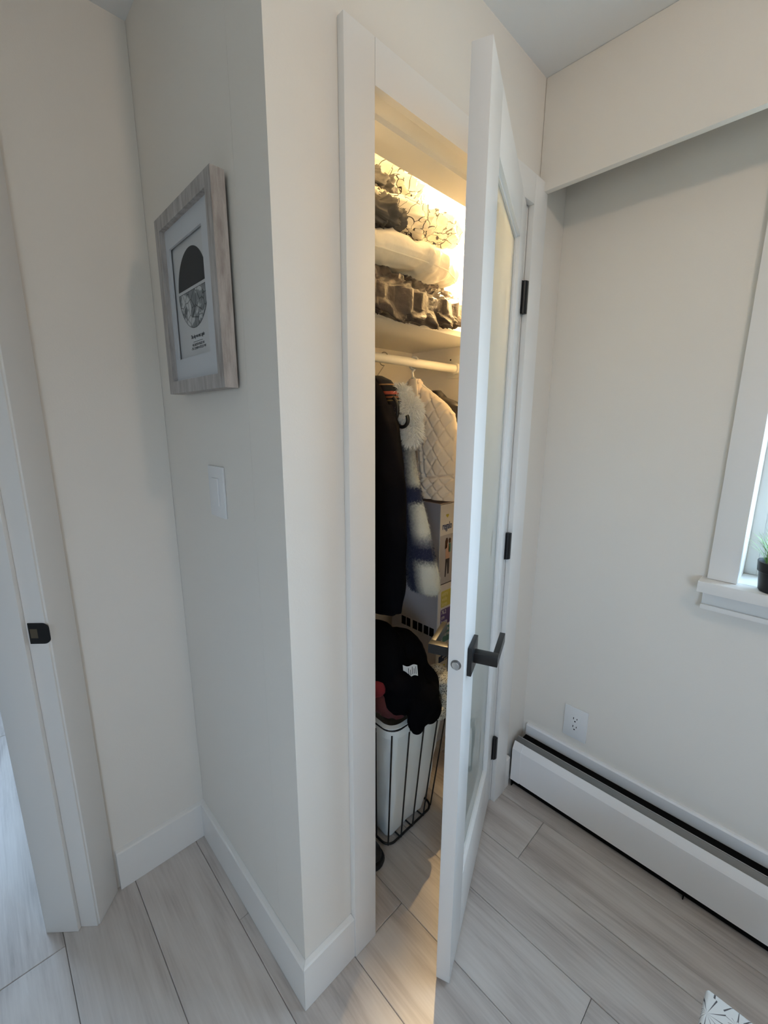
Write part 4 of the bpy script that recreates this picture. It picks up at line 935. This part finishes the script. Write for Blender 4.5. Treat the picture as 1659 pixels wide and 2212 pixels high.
for i in range(5):
    u0 = 0.40 - i * 0.13
    lm = MB(); lm.grid(lambda a, b2: tagp(u0 - 0.045 * a, -0.36 + b2 * (0.7 - 0.2 * (i % 2)), 0.0007), 2, 4); part('printed_line', lm, 'ink_line', care)
lump('wine_garment', [((0.435, 0.150, 0.535), (0.040, 0.028, 0.040)), ((0.410, 0.170, 0.560), (0.030, 0.040, 0.045)), ((0.460, 0.130, 0.515), (0.03, 0.022, 0.028))], 'wine_cloth', 'dark wine-red garment bunched at the basket rim', 'clothes', GL, voxel=0.006, disp=0.010, nscale=0.03)
lump('red_garment', [((0.392, 0.175, 0.610), (0.030, 0.040, 0.032)), ((0.380, 0.21, 0.60), (0.03, 0.05, 0.04))], 'red_cloth', 'bright red garment poking out beside the black fleece', 'clothes', GL, voxel=0.006, disp=0.008, nscale=0.03)
lump('spotted_garment', [((0.690, 0.150, 0.505), (0.045, 0.060, 0.065)), ((0.670, 0.088, 0.478), (0.050, 0.022, 0.048)), ((0.632, 0.078, 0.448), (0.045, 0.011, 0.024)), ((0.665, 0.115, 0.525), (0.04, 0.040, 0.040))], 'spot_cloth', 'cream and black spotted garment hanging over the right rim of the basket', 'clothes', GL, voxel=0.005, disp=0.010, nscale=0.03)

# shoe on the closet floor
se = thing('shoe', 'black shoe on the closet floor at the foot of the left jamb', 'shoe', (0.345, 0.18, 0))
part('sole', MB().loft([rring(0.315, 0.390, 0.105, 0.33, 0.036, 0.001, 6), rring(0.312, 0.393, 0.102, 0.333, 0.038, 0.012, 6), rring(0.315, 0.390, 0.105, 0.33, 0.036, 0.022, 6)]), 'rubber_black', se, 50)
lump('upper', [((0.352, 0.150, 0.035), (0.032, 0.042, 0.028)), ((0.352, 0.20, 0.045), (0.031, 0.06, 0.040)), ((0.352, 0.275, 0.055), (0.030, 0.05, 0.050))], 'black_leather', '', '', voxel=0.005, disp=0.003, nscale=0.03, parent=se)

# ------------------------------------------------------------------ plant on the sill
pc = Vector((1.052, -0.662, WZ0 + 0.004))
pt_ = thing('potted_grass', 'small artificial grass plant in a black pot on the window sill', 'plant', pc)
part('pot', MB().lathe([(0.001, 0.0005), (0.034, 0.0005), (0.0365, 0.004), (0.041, 0.052), (0.0445, 0.054), (0.0465, 0.080), (0.0435, 0.080), (0.040, 0.070), (0.001, 0.068)], pc, 40), 'pot_black', pt_, 40)
part('soil', MB().lathe([(0.001, 0.0702), (0.0398, 0.0702), (0.0398, 0.069)], pc, 24), 'soil', pt_)
gb = MB(); rnd = random.Random(4)
for i in range(150):
    a = rnd.uniform(0, 2 * pi); rr_ = rnd.uniform(0, 0.032); p = pc + Vector((cos(a) * rr_, sin(a) * rr_, 0.070)); a += rnd.uniform(-0.5, 0.5)
    out_ = rnd.uniform(0.1, 1.0) ** 1.2; Ln = rnd.uniform(0.07, 0.12); d = Vector((cos(a), sin(a), 0)); s = Vector((-sin(a), cos(a), 0)); wd = rnd.uniform(0.0010, 0.0019); prev = None
    if i < 3: d = Vector(((-0.4, 0.9, 0), (-0.1, 1.0, 0), (-0.2, 1.0, 0))[i]).normalized(); s = Vector((-d.y, d.x, 0)); out_ = (0.9, 0.75, 1.0)[i]; Ln = (0.115, 0.095, 0.085)[i]
    vs = []; fs = []
    for k in range(6):
        f = k / 5; q = p + d * (out_ * Ln * f ** 1.3 * 0.8) + Vector((0, 0, Ln * (f * (1.0 - 0.55 * out_ * f)))); w_ = wd * (1 - f ** 2 * 0.95)
        vs += [q - s * w_, q + s * w_]
        if k: fs.append((2 * k - 2, 2 * k - 1, 2 * k + 1, 2 * k))
    gb.add(vs, fs)
part('grass_blades', gb, 'leaf_green', pt_, None, kind='stuff')

# ------------------------------------------------------------------ upholstered stool at the lower right edge
stx1, sty1, stz = 0.428, -0.693, 0.40
stl = thing('footstool', 'pale fabric footstool printed with fine dark stems, at the bottom right corner', 'footstool', (stx1 - 0.19, sty1 - 0.19, 0))
def cushion():
    rings = []
    for k in range(9):
        a = pi / 2 * k / 8; ins = 0.010 * (1 - sin(a) if k < 8 else 0); 
        z_ = stz - 0.07 + 0.0 if k == 0 else stz - 0.010 + 0.010 * (1 - cos(a)) * 0
    rings.append(rring(stx1 - 0.38, stx1, sty1 - 0.38, sty1, 0.004, stz - 0.09, 6))
    rings.append(rring(stx1 - 0.38, stx1, sty1 - 0.38, sty1, 0.004, stz - 0.008, 6))
    rings.append(rring(stx1 - 0.378, stx1 - 0.002, sty1 - 0.378, sty1 - 0.002, 0.004, stz - 0.002, 6))
    rings.append(rring(stx1 - 0.374, stx1 - 0.006, sty1 - 0.374, sty1 - 0.006, 0.004, stz, 6))
    return MB().loft(rings)
part('cushion', cushion(), 'stem_print', stl, 50)
part('frame', MB().box(stx1 - 0.372, stx1 - 0.008, sty1 - 0.372, sty1 - 0.008, stz - 0.15, stz - 0.0905, bev=0.003), 'black_cloth', stl, 35)
for sx_ in (0.03, 0.35):
    for sy_ in (0.03, 0.35):
        part('leg', MB().lathe([(0.012, 0.0005), (0.018, stz - 0.1505)], (stx1 - sx_, sty1 - sy_, 0), 16), 'black_cloth', stl, 35)
